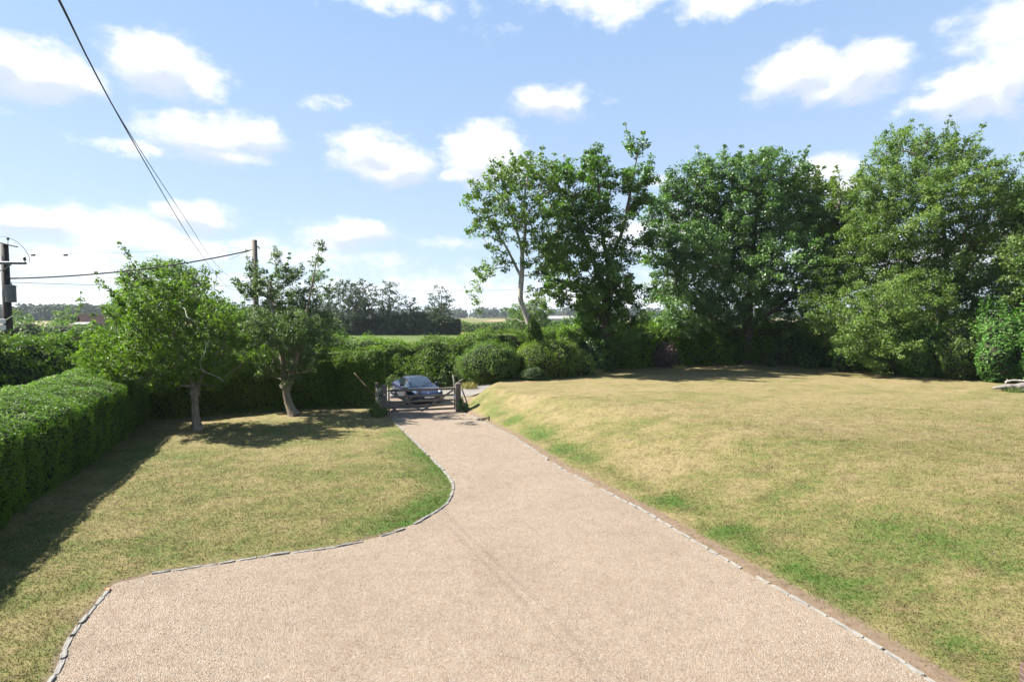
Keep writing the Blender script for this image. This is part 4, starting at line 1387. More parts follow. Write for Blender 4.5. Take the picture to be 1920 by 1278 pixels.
DPM = 29.0
mp_top = at(477, 450, DPM); mp = np.array([mp_top[0], DPM, 0.0])
t = thing('telegraph_pole', 'grey brown wooden telegraph pole rising behind the boundary hedge', 'telegraph pole', mp)
h = mp_top[2]
mb = MB(); pole_mat_tube(mb, (0, 0, 0), (0, 0, h), .17, .135); mb.build('pole', M['post_wood'], t, True)
zc = at(477, 463, DPM)[2]
mb = MB(); mb.tube([(.1, -.05, zc + .05), (.25, -.08, zc), (.3, -.08, zc - .12)], .03, 6); mb.build('bracket', M['iron'], t, True)
ca = at(467, 470, DPM)
mb = MB(); mb.tube(along(np.array([ca, ca + (.15, 0, .06), ca + (.28, 0, -.12), ca + (.30, 0, -.45)]), .06) - mp, .028, 6); mb.build('cable_loop', M['cable'], t, True)
zi = at(477, 527, DPM)[2]; zj = at(477, 545, DPM)[2]
for z_ in (zi, zj):
    mb = MB(); mb.lathe([(.02, -.03), (.05, 0), (.035, .05), (.05, .08), (.02, .11)], (-.17, -.05, z_), 8); mb.build('insulator', M['porcelain'], t, True)


def cable(name, label, pts, r, group=None, sag=None, cat='cable', k=6):
    P = np.array(pts, float)
    o = P[0].copy()
    mb = MB(); mb.tube(P - o, r, k)
    ob = mb.build(name, M['cable'], None, True, loc=tuple(o))
    return tag(ob, label, cat, group)


def sagline(a, b, sag, n=24):
    t_ = np.linspace(0, 1, n)[:, None]
    p = np.array(a) * (1 - t_) + np.array(b) * t_
    p[:, 2] -= (4 * t_ * (1 - t_))[:, 0] * sag
    return p


cable('power_cable', 'thick black cable strung between the transformer pole and the telegraph pole', sagline(at(18, 522, DPL), ca, .30), .038)
w1 = [at(82, -60, 1.8), at(110, 0, 2.2), at(228, 228, 3.6), at(342, 424, 7.2), at(381, 482, 10.8), at(411, 522, 16.5), at(437, 543, 22), at(472, 545, 29)]
w2 = [at(83.5, -60, 2.9), at(112, 0, 3.6), at(230, 229, 5.6), at(354, 420, 9.9), at(394, 482, 13.4), at(420, 510, 17.5), at(443, 526, 22.5), at(472, 527, 29)]


def smooth_screen(w):
    """the wire hangs in one vertical plane; resample evenly"""
    return along(np.array(w), .35)


cable('service_cable', 'lower of the two overhead cables running from the house down to the telegraph pole', smooth_screen(w1), .0040, 'cables from the house to the telegraph pole')
cable('service_cable', 'upper of the two overhead cables running from the house down to the telegraph pole', smooth_screen(w2), .0044, 'cables from the house to the telegraph pole')
cable('stay_wire', 'thin wire slanting down left from the cable loop on the telegraph pole', sagline(ca, at(428, 487, DPM + 2), .0), .008)
cable('overhead_wire', 'thin wire running level from the transformer pole past the hawthorn crown', sagline(at(14, 529, DPL), at(520, 531, 60), .25), .012)
cable('overhead_wire', 'thin wire carrying two dark marker blocks above the left trees', sagline(at(-60, 477, DPL), at(480, 462, DPM), .12), .0045)
cable('distant_wire', 'distant overhead wire crossing the sky left of the slender tree', sagline(at(600, 540, 90), at(1010, 542, 90), .35), .02)
for px, lb in ((62, 'dark marker block hanging in the sky nearer the transformer pole'), (123, 'dark marker block hanging in the sky farther from the transformer pole')):
    p = at(px, 478, DPL + .6)
    mb = MB(); mb.box((0, 0, 0), (.17, .09, .09), bev=.015); mb.box((-.03, 0, .055), (.08, .04, .04), bev=.01)
    tag(mb.build('wire_marker', M['iron'], None, loc=tuple(p)), lb, 'wire marker', 'markers on the thin wire')
b = at(215, 605, 75)
t = thing('distant_pole', 'thin distant pole standing left of the round tree', 'utility pole', (b[0], 75, 0))
mb = MB(); mb.tube([(0, 0, 0), (0, 0, at(215, 545, 75)[2])], [.14, .11], 8); mb.build('pole', M['pole_wood'], t, True)

profile_hedge('pasture_hedge', 'bushy green hedge across the fields behind the transformer pole', [(-110, 82), (-75, 78), (-44, 74), (-34, 66)], [(0, 0), (0, 1.8), (.5, 3.0), (1.6, 3.4), (2.8, 2.8), (3, 0)],
              15000, .34, M['wild_leaf'], bump=.7, bscale=.22, core_inset=.5, jitter=.25, spiky=.6)

# ================================================================== BUILDINGS FAR AWAY
def house(name, label, px, py_base, D, w, d, h, roof, wm, rm, rz=0.0, group=None):
    b = at(px, py_base, D); b[2] = float(0)
    t = thing(name, label, 'building', b, rz, group)
    mb = MB()
    mb.add([(-w/2, -d/2, 0), (w/2, -d/2, 0), (w/2, d/2, 0), (-w/2, d/2, 0), (-w/2, -d/2, h), (w/2, -d/2, h), (w/2, d/2, h), (-w/2, d/2, h), (-w/2, 0, h + roof), (w/2, 0, h + roof)],
           [(0, 1, 5, 4), (2, 3, 7, 6), (1, 2, 6, 9, 5), (3, 0, 4, 8, 7), (3, 2, 1, 0)])
    mb.build('wall', wm, t)
    mb = MB()
    e = .3
    for s in (-1, 1):
        p = [(-w/2 - e, s * (d/2 + e), h - e * roof / (d/2) + .05), (w/2 + e, s * (d/2 + e), h - e * roof / (d/2) + .05), (w/2 + e, 0, h + roof + .08), (-w/2 - e, 0, h + roof + .08)]
        q = [(a, b_, c + .15) for a, b_, c in p]
        mb.add(p + q, [(0, 1, 2, 3), (7, 6, 5, 4), (0, 4, 5, 1), (1, 5, 6, 2), (2, 6, 7, 3), (3, 7, 4, 0)])
    mb.build('roof', rm, t)
    for xx in (-w * .28, 0.05 * w, w * .3):
        mb = MB(); mb.box((xx, -d/2 - .03, h * .5), (w * .08, .08, h * .35)); mb.build('window', M['iron'], t)
    return t


house('farm_building', 'small brick building with a brown pitched roof beyond the hawthorn', 178, 634, 110, 4.5, 4, 3.0, 1.9, M['brick_wall'], M['roof_tile'], .9)
house('white_shed', 'low pale shed beside the small brick building in the distance', 161, 636, 106, 2.2, 3.5, 2.9, .3, M['render_white'], M['barn_grey'], .1)
house('long_barn', 'long low pale barn in the distance right of the slender tree', 1052, 606, 330, 26, 12, 2.4, 1.6, M['render_white'], M['barn_grey'], .06)

# ================================================================== GATE
GL = hit(721, 777); GR = hit(859, 771)
GL[2] = GR[2] = 0.0


def gpost(name, label, p, w, h, lean=0.0):
    t = thing(name, label, 'gate post', p, math.atan2(GR[1] - GL[1], GR[0] - GL[0]), 'posts of the wooden gate')
    mb = MB(); mb.box((0, 0, h / 2 - .1), (w, w, h + .2), Matrix.Rotation(lean, 3, 'Y'), bev=.012); mb.build('post', M['post_wood'], t)
    mb = MB(); mb.add([(-w/2 + .006, -w/2 + .006, h - .003), (w/2 - .006, -w/2 + .006, h - .003), (w/2 - .006, w/2 - .006, h - .003), (-w/2 + .006, w/2 - .006, h - .003), (0, 0, h + .07)], [(0, 1, 4), (1, 2, 4), (2, 3, 4), (3, 0, 4)])
    mb.build('post_cap', M['post_wood'], t)
    return t


gd = (GR - GL) / np.linalg.norm(GR - GL)
gpost('gate_post', 'thick square wooden gate post at the left end of the gate', GL, .26, 1.45)
gpost('gate_post', 'square wooden gate post at the right end of the gate beside the grass bank', GR, .25, 1.42)
ang = math.atan2(gd[1], gd[0])
L_ = float(np.linalg.norm(GR - GL))
t = thing('field_gate', 'closed five bar wooden gate across the gravel drive in front of the car', 'gate', GL, ang)
x0, x1 = .17, L_ - .14
yv = -.02
mb = MB(); mb.bar((x0 + .05, yv, .09), (x0 + .05, yv, 1.36), .075, .12, .01); mb.build('hanging_stile', M['gate_wood'], t)
mb = MB(); mb.bar((x1 - .04, yv, .12), (x1 - .04, yv, 1.12), .07, .08, .01); mb.build('closing_stile', M['gate_wood'], t)
mb = MB(); mb.bar((x0 + .11, yv, 1.17), (x1, yv, 1.17), .08, .115, .008); mb.build('top_rail', M['gate_wood'], t)
for z in (.17, .38, .60, .85):
    mb = MB(); mb.bar((x0 + .112, yv, z), (x1 - .082, yv, z - .0), .026, .10, .004); mb.build('rail', M['gate_wood'], t)
W_ = x1 - x0
mid = x0 + W_ * .5
for a, b, yy in [((x0 + .12, .14), (mid - .03, 1.12), -.055), ((x0 + .12, 1.1), (mid, .12), -.085), ((mid, .12), (x1 - .12, 1.10), -.055), ((mid - .2, 1.12), (x0 + .4, .14), .03), ((mid + .45, .85), (x1 - .1, .16), .03)][:3] + [((x0 + .12, .42), (x0 + .42, .13), .035)]:
    mb = MB(); mb.bar((a[0], yv + yy, a[1]), (b[0], yv + yy, b[1]), .024, .088, .003); mb.build('brace', M['gate_wood'], t)
for z in (.3, 1.17):
    mb = MB(); mb.bar((-.02, yv - .06, z), (x0 + .5, yv - .06, z), .01, .05); mb.tube([(.06, yv - .06, z - .06), (.06, yv - .06, z + .06)], .018, 8); mb.build('hinge', M['iron'], t)
mb = MB(); mb.box((x1 - .02, yv - .05, .78), (.05, .05, .26), bev=.01); mb.build('latch', M['sign_white'], t)
mb = MB(); mb.box((0, 0, 0), (.07, .012, .1), bev=.003)
tag(mb.build('post_plate', M['sign_white'], None, loc=tuple(GL + np.array([.02, -.125, 1.0]))), 'tiny white plate fixed to the left gate post', 'sign')
# fence piece to the left
t = thing('side_fence', 'short weathered wooden fence section left of the gate post', 'fence', (GL[0] - .1, GL[1] + .2, 0))
q = at(707, 770, GL[1] + 1.3)[0] - (GL[0] - .1)
mb = MB(); mb.box((q, 1.1, .65), (.13, .13, 1.5), bev=.01); mb.build('post', M['post_wood'], t)
mb = MB(); mb.bar((0, 0, .95), (q, 1.05, 1.0), .035, .1, .004); mb.build('rail', M['gate_wood'], t)
mb = MB(); mb.bar((0, 0, .45), (q, 1.05, .55), .035, .1, .004); mb.build('rail', M['gate_wood'], t)
mb = MB(); mb.bar((-.02, -.1, .2), (q, 1.0, 1.1), .03, .09, .004); mb.build('brace', M['gate_wood'], t)
# leaning stick
a = at(664, 699, 27.2); b = at(718, 757, 26.4)
mb = MB(); mb.tube(along(np.array([b - b, (a - b) * .45 + (0, 0, -.02), a - b]), .1), [.018] * len(along(np.array([b - b, (a - b) * .45 + (0, 0, -.02), a - b]), .1)), 7)
tag(mb.build('leaning_pole', simple('reddish_branch', (.17, .115, .075), .8, .2, var=.4, nscale=12), None, True, loc=tuple(b)), 'thin brown pole leaning from the dark hedge down to the fence left of the gate', 'pole')
# behind right post: leaning stake, pale stake
a = hit(878, 760); a[2] = float(ter(a[0], a[1])) - .05
mb = MB(); mb.bar((0, 0, 0), (-.33, -.1, .95), .06, .06, .006)
tag(mb.build('leaning_stake', M['post_wood'], None, loc=tuple(a)), 'dark stake leaning against the right gate post', 'stake')
a = at(853, 725, 28.6)
mb = MB(); mb.tube([(0.05, 0, -a[2]), (0.02, 0, -.4), (-.05, 0, .35), (-.12, 0, .65)], [.05, .045, .04, .02], 7); mb.tube([(0, 0, .1), (.3, 0, .35), (.45, .05, .42)], [.035, .03, .02], 6)
tag(mb.build('bare_branch', M['pale_bark'], None, True, loc=tuple(a)), 'pale bare forked branch standing behind the right gate post', 'branch')
a = hit(917, 789)
mb = MB(); mb.tube([(0, 0, -.05), (0, 0, .2)], [.028, .028], 8); mb.tube([(0, 0, .2), (0, 0, .24)], [.028, .012], 8)
tag(mb.build('garden_light', M['iron'], None, loc=tuple(a)), 'small dark garden stake standing on the grass bank near the drive', 'garden stake')


# ivy and weeds round the posts
def tuft(name, label, p, n, hgt, spread, mat, cat='weed', width=.025, group=None, lean=.35):
    p = np.array(p, float)
    a = RNG.uniform(0, 6.28, n); r = spread * np.sqrt(RNG.uniform(0, 1, n))
    base = np.stack([p[0] + r * np.cos(a), p[1] + r * np.sin(a)], 1)
    zb = ter(base[:, 0], base[:, 1])
    hh = hgt * RNG.uniform(.4, 1.1, n)
    d = RNG.normal(size=(n, 2)) * lean * hh[:, None]
    sd = rand_unit(n); sd[:, 2] = 0; sd /= np.linalg.norm(sd, axis=1)[:, None]
    V = np.empty((n, 4, 3))
    B = np.concatenate([base, zb[:, None]], 1)
    V[:, 0] = B - sd * width / 2
    V[:, 1] = B + sd * width / 2
    Mi = B + np.concatenate([d * .4, (hh * .6)[:, None]], 1)
    V[:, 2] = Mi + sd * width * .6
    V[:, 3] = B + np.concatenate([d, hh[:, None]], 1)
    p[2] = float(ter(p[0], p[1]))
    o = np_mesh(name, V.reshape(-1, 3), np.arange(n * 4).reshape(n, 4), mat, None, tint=np.repeat(RNG.uniform(0, 1, n), 4), origin=p)
    return tag(o, label, cat, group)


bush('ivy_clump', 'dark leafy growth at the foot of the right gate post', [(GR[0] + .12, GR[1] - .02, .35, .2, .22, .45), (GR[0] + .3, GR[1], .2, .3, .25, .28)], 900, .07, M['dark_leaf'], cat='plant', rough=.2, spiky=.3, core=.6)
bush('pale_climber', 'pale flowering climber on the fence left of the gate post', [(GL[0] - .36, GL[1] + .6, .8, .17, .2, .42)], 700, .07, M['white_leaf'], cat='plant', rough=.3, spiky=.4, core=.4)
bush('nettle_clump', 'green leafy weeds at the foot of the fence left of the gate', [(GL[0] - .55, GL[1] + .35, .22, .22, .22, .3)], 600, .08, M['weed_leaf'], cat='plant', rough=.3, spiky=.4, core=.4)
for i, (px, D_, hh) in enumerate([(748, 35.3, .9), (765, 35.4, 1.3), (790, 35.6, 1.5), (800, 35.6, 1.7), (815, 35.8, 1.0), (828, 35.9, 1.4), (842, 36.0, 1.1), (856, 36.2, 1.6), (868, 36.4, 1.2), (733, 35.2, .9)]):
    x = (px - 960) / F * D_
    bush('roadside_weed', 'leafy weeds on the verge between the lane and the roadside hedge', [(x, D_ + .2, hh * .35, .3, .25, hh * .5), (x + .25, D_ + .1, hh * .2, .25, .2, hh * .3)], 260, .10, M['weed_leaf'], cat='weeds', group='leafy weeds on the lane verge', rough=.3, spiky=.5, core=0)
p = hit(1120, 702); tuft('dry_grass_tuft', 'pale dry grass tuft at the back lawn edge below the oak', p, 160, .4, .3, M['dry_leaf'], 'grass tuft', .03)
p = hit(1272, 691); tuft('dry_grass_tuft', 'pale grass tuft at the back lawn edge in front of the dead shrub', p, 120, .28, .4, M['dry_leaf'], 'grass tuft', .03)
p = hit(880, 728); tuft('verge_grass', 'dry grass growing on the bank just right of the right gate post', p, 260, .45, .55, M['dry_leaf'], 'grass tuft', .02)
p = hit(710, 780); tuft('verge_grass', 'pale green grass tuft left of the left gate post', p, 300, .45, .35, M['weed_leaf'], 'grass tuft', .02)

# ================================================================== PALE LOGS AT THE RIGHT EDGE
lg = hit(1893, 733)
t = thing('fallen_log', 'pale weathered split log lying at the lawn edge at the far right', 'log', lg)


def rock_tube(mb, pts, rads, seed, k=12):
    V, Fq = tube_np(along(np.array(pts, float), .08), np.interp(np.linspace(0, 1, len(along(np.array(pts, float), .08))), np.linspace(0, 1, len(rads)), rads), k)
    nn = Noise(seed)
    c = along(np.array(pts, float), .08)
    cc = np.repeat(c, k, 0)
    d = (V - cc)
    V = cc + d * (1 + .42 * nn(V, 5.0))[:, None] * np.array([1, 1, .75])
    n = len(c)
    mb.add(V, [tuple(q) for q in Fq] + [tuple(range(k - 1, -1, -1)), tuple((n - 1) * k + i for i in range(k))])


mb = MB(); rock_tube(mb, [(-.75, .1, .12), (-.3, .05, .2), (.3, 0, .2), (1.0, -.15, .26), (1.7, -.3, .3)], [.06, .16, .17, .2, .2], 21); mb.build('trunk', M['limestone'], t, True)
mb = MB(); rock_tube(mb, [(.0, .25, .42), (.4, .3, .5), (.9, .2, .48), (1.5, .1, .55)], [.05, .09, .1, .06], 22, 9); mb.build('broken_limb', M['pale_bark'], t, True)
mb = MB(); rock_tube(mb, [(.2, -.25, .06), (.55, -.35, .1), (.8, -.4, .12)], [.09, .12, .08], 23, 9); mb.build('stump', M['limestone'], t, True)
mb = MB(); mb.tube(along(np.array([(-.3, .05, .2), (-.18, 0, .45), (-.1, .05, .6)]), .08), .018, 5); mb.build('twig', M['pale_bark'], t, True)
p = lg + np.array([-.1, -.25, 0]); tuft('grass_tuft', 'green grass tuft growing against the pale log', p, 260, .28, .38, M['weed_leaf'], 'grass tuft', .02)

# brick corner at the lower right
bk = at(1911, 1240, 6.65)
zt = float(bk[2])
z0 = float(ter(bk[0] + .2, 6.4)) - .1


def m_brick():
    m, N, L = new_mat('brown_brick')
    tc = N.new('ShaderNodeTexCoord').outputs['Object']
    sx = N.new('ShaderNodeSeparateXYZ'); L.new(tc, sx.inputs[0])
    ad = N.new('ShaderNodeMath'); ad.operation = 'ADD'; L.new(sx.outputs[0], ad.inputs[0]); L.new(sx.outputs[1], ad.inputs[1])
    cb = N.new('ShaderNodeCombineXYZ'); L.new(ad.outputs[0], cb.inputs[0]); L.new(sx.outputs[2], cb.inputs[1])
    b = N.new('ShaderNodeTexBrick'); L.new(cb.outputs[0], b.inputs['Vector'])
    b.inputs['Scale'].default_value = 1; b.inputs['Brick Width'].default_value = .225; b.inputs['Row Height'].default_value = .075; b.inputs['Mortar Size'].default_value = .006
    b.inputs['Color1'].default_value = (.060, .040, .032, 1); b.inputs['Color2'].default_value = (.085, .052, .042, 1); b.inputs['Mortar'].default_value = (.13, .115, .10, 1)
    principled(N, L, b.outputs['Color'], .85, .2, 0, b.outputs['Fac'], -.6, .01)
    return m


wall_top = zt
t = thing('brick_pier', 'low brown brick pier just showing at the lower right corner', 'brick pier', (bk[0] + .222, 6.43, z0))
mb = MB(); mb.box((0, 0, (wall_top - z0) / 2), (.44, .44, wall_top - z0), bev=.006); mb.build('pier', m_brick(), t)

# ================================================================== KERB STONES
protos = []


def sett(length, w, h, seed):
    bm = bmesh.new()
    bmesh.ops.create_cube(bm, size=1)
    bmesh.ops.subdivide_edges(bm, edges=list(bm.edges), cuts=2, use_grid_fill=True)
    r = random.Random(seed)
    for v in bm.verts:
        v.co = Vector((v.co.x * length + r.uniform(-.012, .012), v.co.y * w + r.uniform(-.008, .008), v.co.z * h + r.uniform(-.006, .006)))
    bmesh.ops.bevel(bm, geom=[e for e in bm.edges if e.calc_length() > 0 and len(e.link_faces) == 2 and e.calc_face_angle(0) > .9], offset=.008, segments=1, affect='EDGES')
    me = bpy.data.meshes.new('edging_stone')
    bm.to_mesh(me); bm.free()
    me.materials.append(M['stone'])
    return me


LEN = [.20, .26, .32, .38, .29, .23]
protos = [sett(l, .064, .13, i) for i, l in enumerate(LEN)]
WID = [.085] * 6


def lay(pts, label, group, gap=.1, seed=1, off=.0, zoff=0.0):
    r = random.Random(seed)
    c = along(np.array(pts), .02)
    s = np.concatenate([[0], np.cumsum(np.linalg.norm(np.diff(c, axis=0), axis=1))])
    q = 0.0
    while q < s[-1] - .3:
        i = r.randrange(6)
        l = LEN[i]
        if r.random() > gap:
            mid = q + l / 2
            x = np.interp(mid, s, c[:, 0]); y = np.interp(mid, s, c[:, 1])
            x2 = np.interp(mid + .05, s, c[:, 0]); y2 = np.interp(mid + .05, s, c[:, 1])
            a = math.atan2(y2 - y, x2 - x)
            o = bpy.data.objects.new('edging_stone', protos[i])
            C.objects.link(o)
            o.location = (x + math.sin(a) * off + r.uniform(-.008, .008), y - math.cos(a) * off, float(ter(x, y)) - .035 + zoff + r.uniform(-.014, .008))
            o.rotation_euler = (r.uniform(-.05, .05), r.uniform(-.03, .03), a + r.uniform(-.05, .05))
            tag(o, label, 'edging stone', group)
        q += l + r.uniform(.008, .03)


ry = np.arange(5.0, 26.6, .8)
lay([(float(Rx(y)), float(y)) for y in ry], 'pale stone sett in the straight edging on the right side of the gravel drive', 'edging stones along the right side of the drive', .05, 3, zoff=-.016)
lay([(x, y) for y, x in LE[5:19]], 'pale stone sett in the curved edging round the left lawn', 'edging stones round the curve of the left lawn', .10, 5, zoff=-.010)
lay([(-5.75, 5.9), (-6.23, 7.08), (-6.68, 7.85), (-7.2, 9.35)], 'pale stone sett in the short broken edging at the lower left corner', 'edging stones at the lower left corner', .08, 8, zoff=-.008)
a = hit(203, 1107); mb = MB(); mb.box((0, 0, .02), (.07, .05, .04), bev=.008)
tag(mb.build('brick_fragment', simple('orange_brick', (.62, .22, .12), .85, .2, var=.2), None, loc=tuple(a)), 'small orange brick fragment beside the end of the lower left edging', 'brick')

# ================================================================== LOOSE PEBBLES AND GRASS
def pebbles(n):
    y = 5.0 + (RNG.uniform(0, 1, n) ** 1.3) * 21
    x = RNG.uniform(-9, 8, n)
    k = (x > Lx(y) + .03) & (x < Rx(y) - .05) & (RNG.uniform(0, 1, n) > sstep((y - 15) / 10)) 
    x, y = x[k], y[k]
    n = len(x)
    z = ter(x, y) - .003
    r = RNG.uniform(.006, .0125, n) * (1 + .01 * y)
    U = np.array([(1, 0, 0), (0, 1, 0), (-1, 0, 0), (0, -1, 0), (0, 0, 1.0)])
    a = RNG.uniform(0, 6.28, n)
    V = np.empty((n, 5, 3))
    for i in range(5):
        j = RNG.uniform(.75, 1.3, n)
        ux = U[i, 0] * np.cos(a) - U[i, 1] * np.sin(a) * .75
        uy = U[i, 0] * np.sin(a) + U[i, 1] * np.cos(a) * .75
        V[:, i, 0] = x + ux * r * j + (RNG.normal(size=n) * .3 * r if i == 4 else 0)
        V[:, i, 1] = y + uy * r * j + (RNG.normal(size=n) * .3 * r if i == 4 else 0)
        V[:, i, 2] = z + (r * .6 * j if i == 4 else -.002)
    b = (np.arange(n) * 5)[:, None]
    Fc = np.concatenate([b + np.array([[0, 1, 4]]), b + np.array([[1, 2, 4]]), b + np.array([[2, 3, 4]]), b + np.array([[3, 0, 4]])], 0)
    o = np_mesh('gravel_stones', V.reshape(-1, 3), Fc, M['pebble'], tint=np.repeat(RNG.uniform(0, 1, n), 5))
    tag(o, 'loose buff and pink gravel stones scattered over the drive', 'gravel', kind='stuff')


pebbles(210000)


def grass(n):
    y = 4.6 + (RNG.uniform(0, 1, n) ** 1.4) * 23
    x = RNG.uniform(-1.0, 1.0, n) * (y * 1.1 + 5)
    on = (x < Lx(y) - .07) | (x > Rx(y) + .07)
    # keep out of the clipped hedge
    hx = np.interp(y, [1, 5.6, 12.3, 15.7, 18.7, 22.6, 28], [-6.9, -9.0, -11.85, -13.2, -14.35, -16, -18])
    on &= x > hx
    x, y = x[on], y[on]
    g, so = greenness(x, y)
    k = (RNG.uniform(0, 1, len(x)) > so * .85) & (RNG.uniform(0, 1, len(x)) > sstep((y - 13) / 14))
    x, y, g = x[k], y[k], g[k]
    n = len(x)
    z = ter(x, y) - .004
    hh = RNG.uniform(.012, .034, n) * (1 + 1.1 * np.clip(g - .35, 0, 1)) * (1 + .02 * y)
    w = RNG.uniform(.004, .008, n) * (1 + .03 * y)
    a = RNG.uniform(0, 6.28, n)
    ln = RNG.normal(size=(n, 2)) * hh[:, None] * .9
    V = np.empty((n, 3, 3))
    V[:, 0] = np.stack([x - np.cos(a) * w, y - np.sin(a) * w, z], 1)
    V[:, 1] = np.stack([x + np.cos(a) * w, y + np.sin(a) * w, z], 1)
    V[:, 2] = np.stack([x + ln[:, 0], y + ln[:, 1], z + hh], 1)
    o = np_mesh('lawn_grass', V.reshape(-1, 3), np.arange(n * 3).reshape(n, 3), M['blade'], tint=np.repeat(RNG.uniform(0, 1, n), 3), attrs={'green': np.repeat(g, 3)})
    tag(o, 'short dry mown grass of the two lawns', 'grass', kind='stuff')


grass(760000)

# ================================================================== CAR
def m_paint():
    m, N, L = new_mat('navy_car_paint')
    n = noise_n(N, L, N.new('ShaderNodeTexCoord').outputs['Object'], 400, 2)
    c = ramp(N, L, n.outputs['Fac'], [(.3, (.005, .008, .026)), (.7, (.009, .014, .042))])
    principled(N, L, c, .4, .3, .0, coat=.5)
    return m


def m_glass():
    m, N, L = new_mat('dark_car_glass')
    principled(N, L, (.012, .018, .022), .04, .8, 0, coat=1)
    return m


M['paint'] = m_paint(); M['glass'] = m_glass()
M['tyre'] = simple('tyre_rubber', (.02, .02, .02), .85, .2, var=.2)
M['alloy'] = simple('alloy_rim', (.55, .56, .58), .3, .6, .8, var=.05, bstr=0)
M['black_trim'] = simple('black_trim', (.012, .012, .013), .5, .4, var=.1, bstr=0)
M['lamp_glass'] = simple('lamp_glass', (.62, .64, .66), .12, .8, .2, var=.15, bstr=0, coat=1)
M['plate'] = simple('white_plate', (.78, .79, .78), .4, .4, var=.03, bstr=0)
M['red_lamp'] = simple('red_lamp', (.35, .02, .02), .2, .6, var=.1, bstr=0, coat=1)


def build_car(loc, heading):
    t = thing('sports_car', 'dark blue two door sports coupe on the lane just behind the wooden gate', 'car', loc, heading)
    st = [(-2.20, .50, .80, .74, .45), (-2.14, .72, .90, .80, .33), (-1.95, .86, .97, .86, .24), (-1.6, .935, 1.0, .93, .20), (-1.3, .95, 1.0, .95, .18), (-.9, .92, .95, .88, .17),
          (-.3, .895, .90, .85, .17), (.4, .895, .89, .84, .17), (.95, .915, .87, .85, .17), (1.35, .93, .82, .86, .17), (1.7, .91, .76, .79, .18), (1.98, .84, .68, .68, .19), (2.14, .66, .60, .58, .22), (2.22, .42, .52, .50, .27)]
    V, Fc = [], []
    prof_n = None
    for (x, w, zt, zs, zb) in st:
        half = [(0, zt), (w * .32, zt - .003), (w * .60, (zt * .6 + zs * .4)), (w * .84, zs), (w * .965, zs - .07), (w, zs - .2), (w * .985, min(.45, zs - .24)), (w * .95, zb + .07), (w * .86, zb), (w * .4, zb), (0, zb)]
        ring = half + [(-a, b) for a, b in half[-2:0:-1]]
        prof_n = len(ring)
        V += [(x, a, b) for a, b in ring]
    for i in range(len(st) - 1):
        for j in range(prof_n):
            a, b = i * prof_n + j, i * prof_n + (j + 1) % prof_n
            Fc.append((a, b, b + prof_n, a + prof_n))
    Fc.append(tuple(range(prof_n))); Fc.append(tuple((len(st) - 1) * prof_n + j for j in range(prof_n - 1, -1, -1)))
    mb = MB(); mb.add(V, Fc)
    o = mb.build('body', M['paint'], t, True)
    bm = bmesh.new(); bm.from_mesh(o.data); bmesh.ops.recalc_face_normals(bm, faces=bm.faces); bm.to_mesh(o.data); bm.free()
    o.modifiers.new('s', 'SUBSURF').levels = 2
    o.modifiers['s'].render_levels = 2
    cut = []
    WX = (1.32, -1.28)
    for wx in WX:
        for s in (-1, 1):
            mb = MB(); mb.lathe([(.375, -.20), (.375, .20)], (0, 0, 0), 32, Matrix.Rotation(math.pi / 2, 3, 'X'))
            c = mb.build('cutter', M['black_trim'])
            c.data.transform(Matrix.Translation((wx, s * .86, .335)))
            bmm = bmesh.new(); bmm.from_mesh(c.data); bmesh.ops.recalc_face_normals(bmm, faces=bmm.faces); bmm.to_mesh(c.data); bmm.free()
            c.matrix_world = Matrix.Translation(loc) @ Matrix.Rotation(heading, 4, 'Z')
            cut.append(c)
            b = o.modifiers.new('b', 'BOOLEAN'); b.object = c; b.operation = 'DIFFERENCE'; b.solver = 'EXACT'
    bpy.context.view_layer.update()
    dg = bpy.context.evaluated_depsgraph_get()
    me = bpy.data.meshes.new_from_object(o.evaluated_get(dg), depsgraph=dg)
    o.modifiers.clear()
    o.data = me
    me.polygons.foreach_set('use_smooth', np.ones(len(me.polygons), bool))
    try:
        me.set_sharp_from_angle(angle=math.radians(35))
    except Exception:
        pass
    for c in cut:
        bpy.data.objects.remove(c)
    # cabin
    cs = [(-1.85, .93, .50), (-1.55, 1.05, .60), (-1.2, 1.17, .66), (-.85, 1.25, .69), (-.45, 1.295, .70), (-.05, 1.30, .71), (.2, 1.275, .72), (.5, 1.16, .75), (.8, 1.02, .785), (1.08, .87, .80)]

    def ring(x, hz, wb):
        k = (hz - .86) / .44
        k = max(k, .02)
        return [(x, 0, hz), (x, wb * .45, hz - .008), (x, wb * .70, hz - .03 * k - .004), (x, wb * .80, hz - .07 * k - .008), (x, wb * .92, .86 + (hz - .86) * .42), (x, wb * 1.08, .84)]
    rings = [ring(*c) for c in cs]

    def panel(name, mat, i0, i1, j0, j1, off, label=None):
        out = []
        for s in ((1, -1) if j0 > 0 else (0,)):
            mb = MB(); vs = []; fs = []
            if s == 0:
                cols = [(j, -1) for j in range(j1, 0, -1)] + [(j, 1) for j in range(0, j1 + 1)]
            else:
                cols = [(j, s) for j in range(j0, j1 + 1)]
            for i in range(i0, i1 + 1):
                for j, sg in cols:
                    x, y, z = rings[i][j]
                    vs.append((x, sg * y * (1 + off * .6), z + off * .3))
            nc = len(cols)
            for i in range(i1 - i0):
                for j in range(nc - 1):
                    a = i * nc + j
                    fs.append((a, a + 1, a + nc + 1, a + nc))
            mb.add(vs, fs)
            ob = mb.build(name, mat, t, True)
            out.append(ob)
        return out
    panel('roof', M['paint'], 3, 6, 0, 3, .006)
    panel('windscreen', M['glass'], 6, 9, 0, 2, .0)
    panel('rear_window', M['glass'], 0, 3, 0, 2, .0)
    panel('windscreen_pillar', M['paint'], 6, 9, 2, 3, .004)
    panel('rear_pillar', M['paint'], 0, 3, 2, 3, .004)
    panel('side_window', M['glass'], 2, 9, 3, 5, .0)
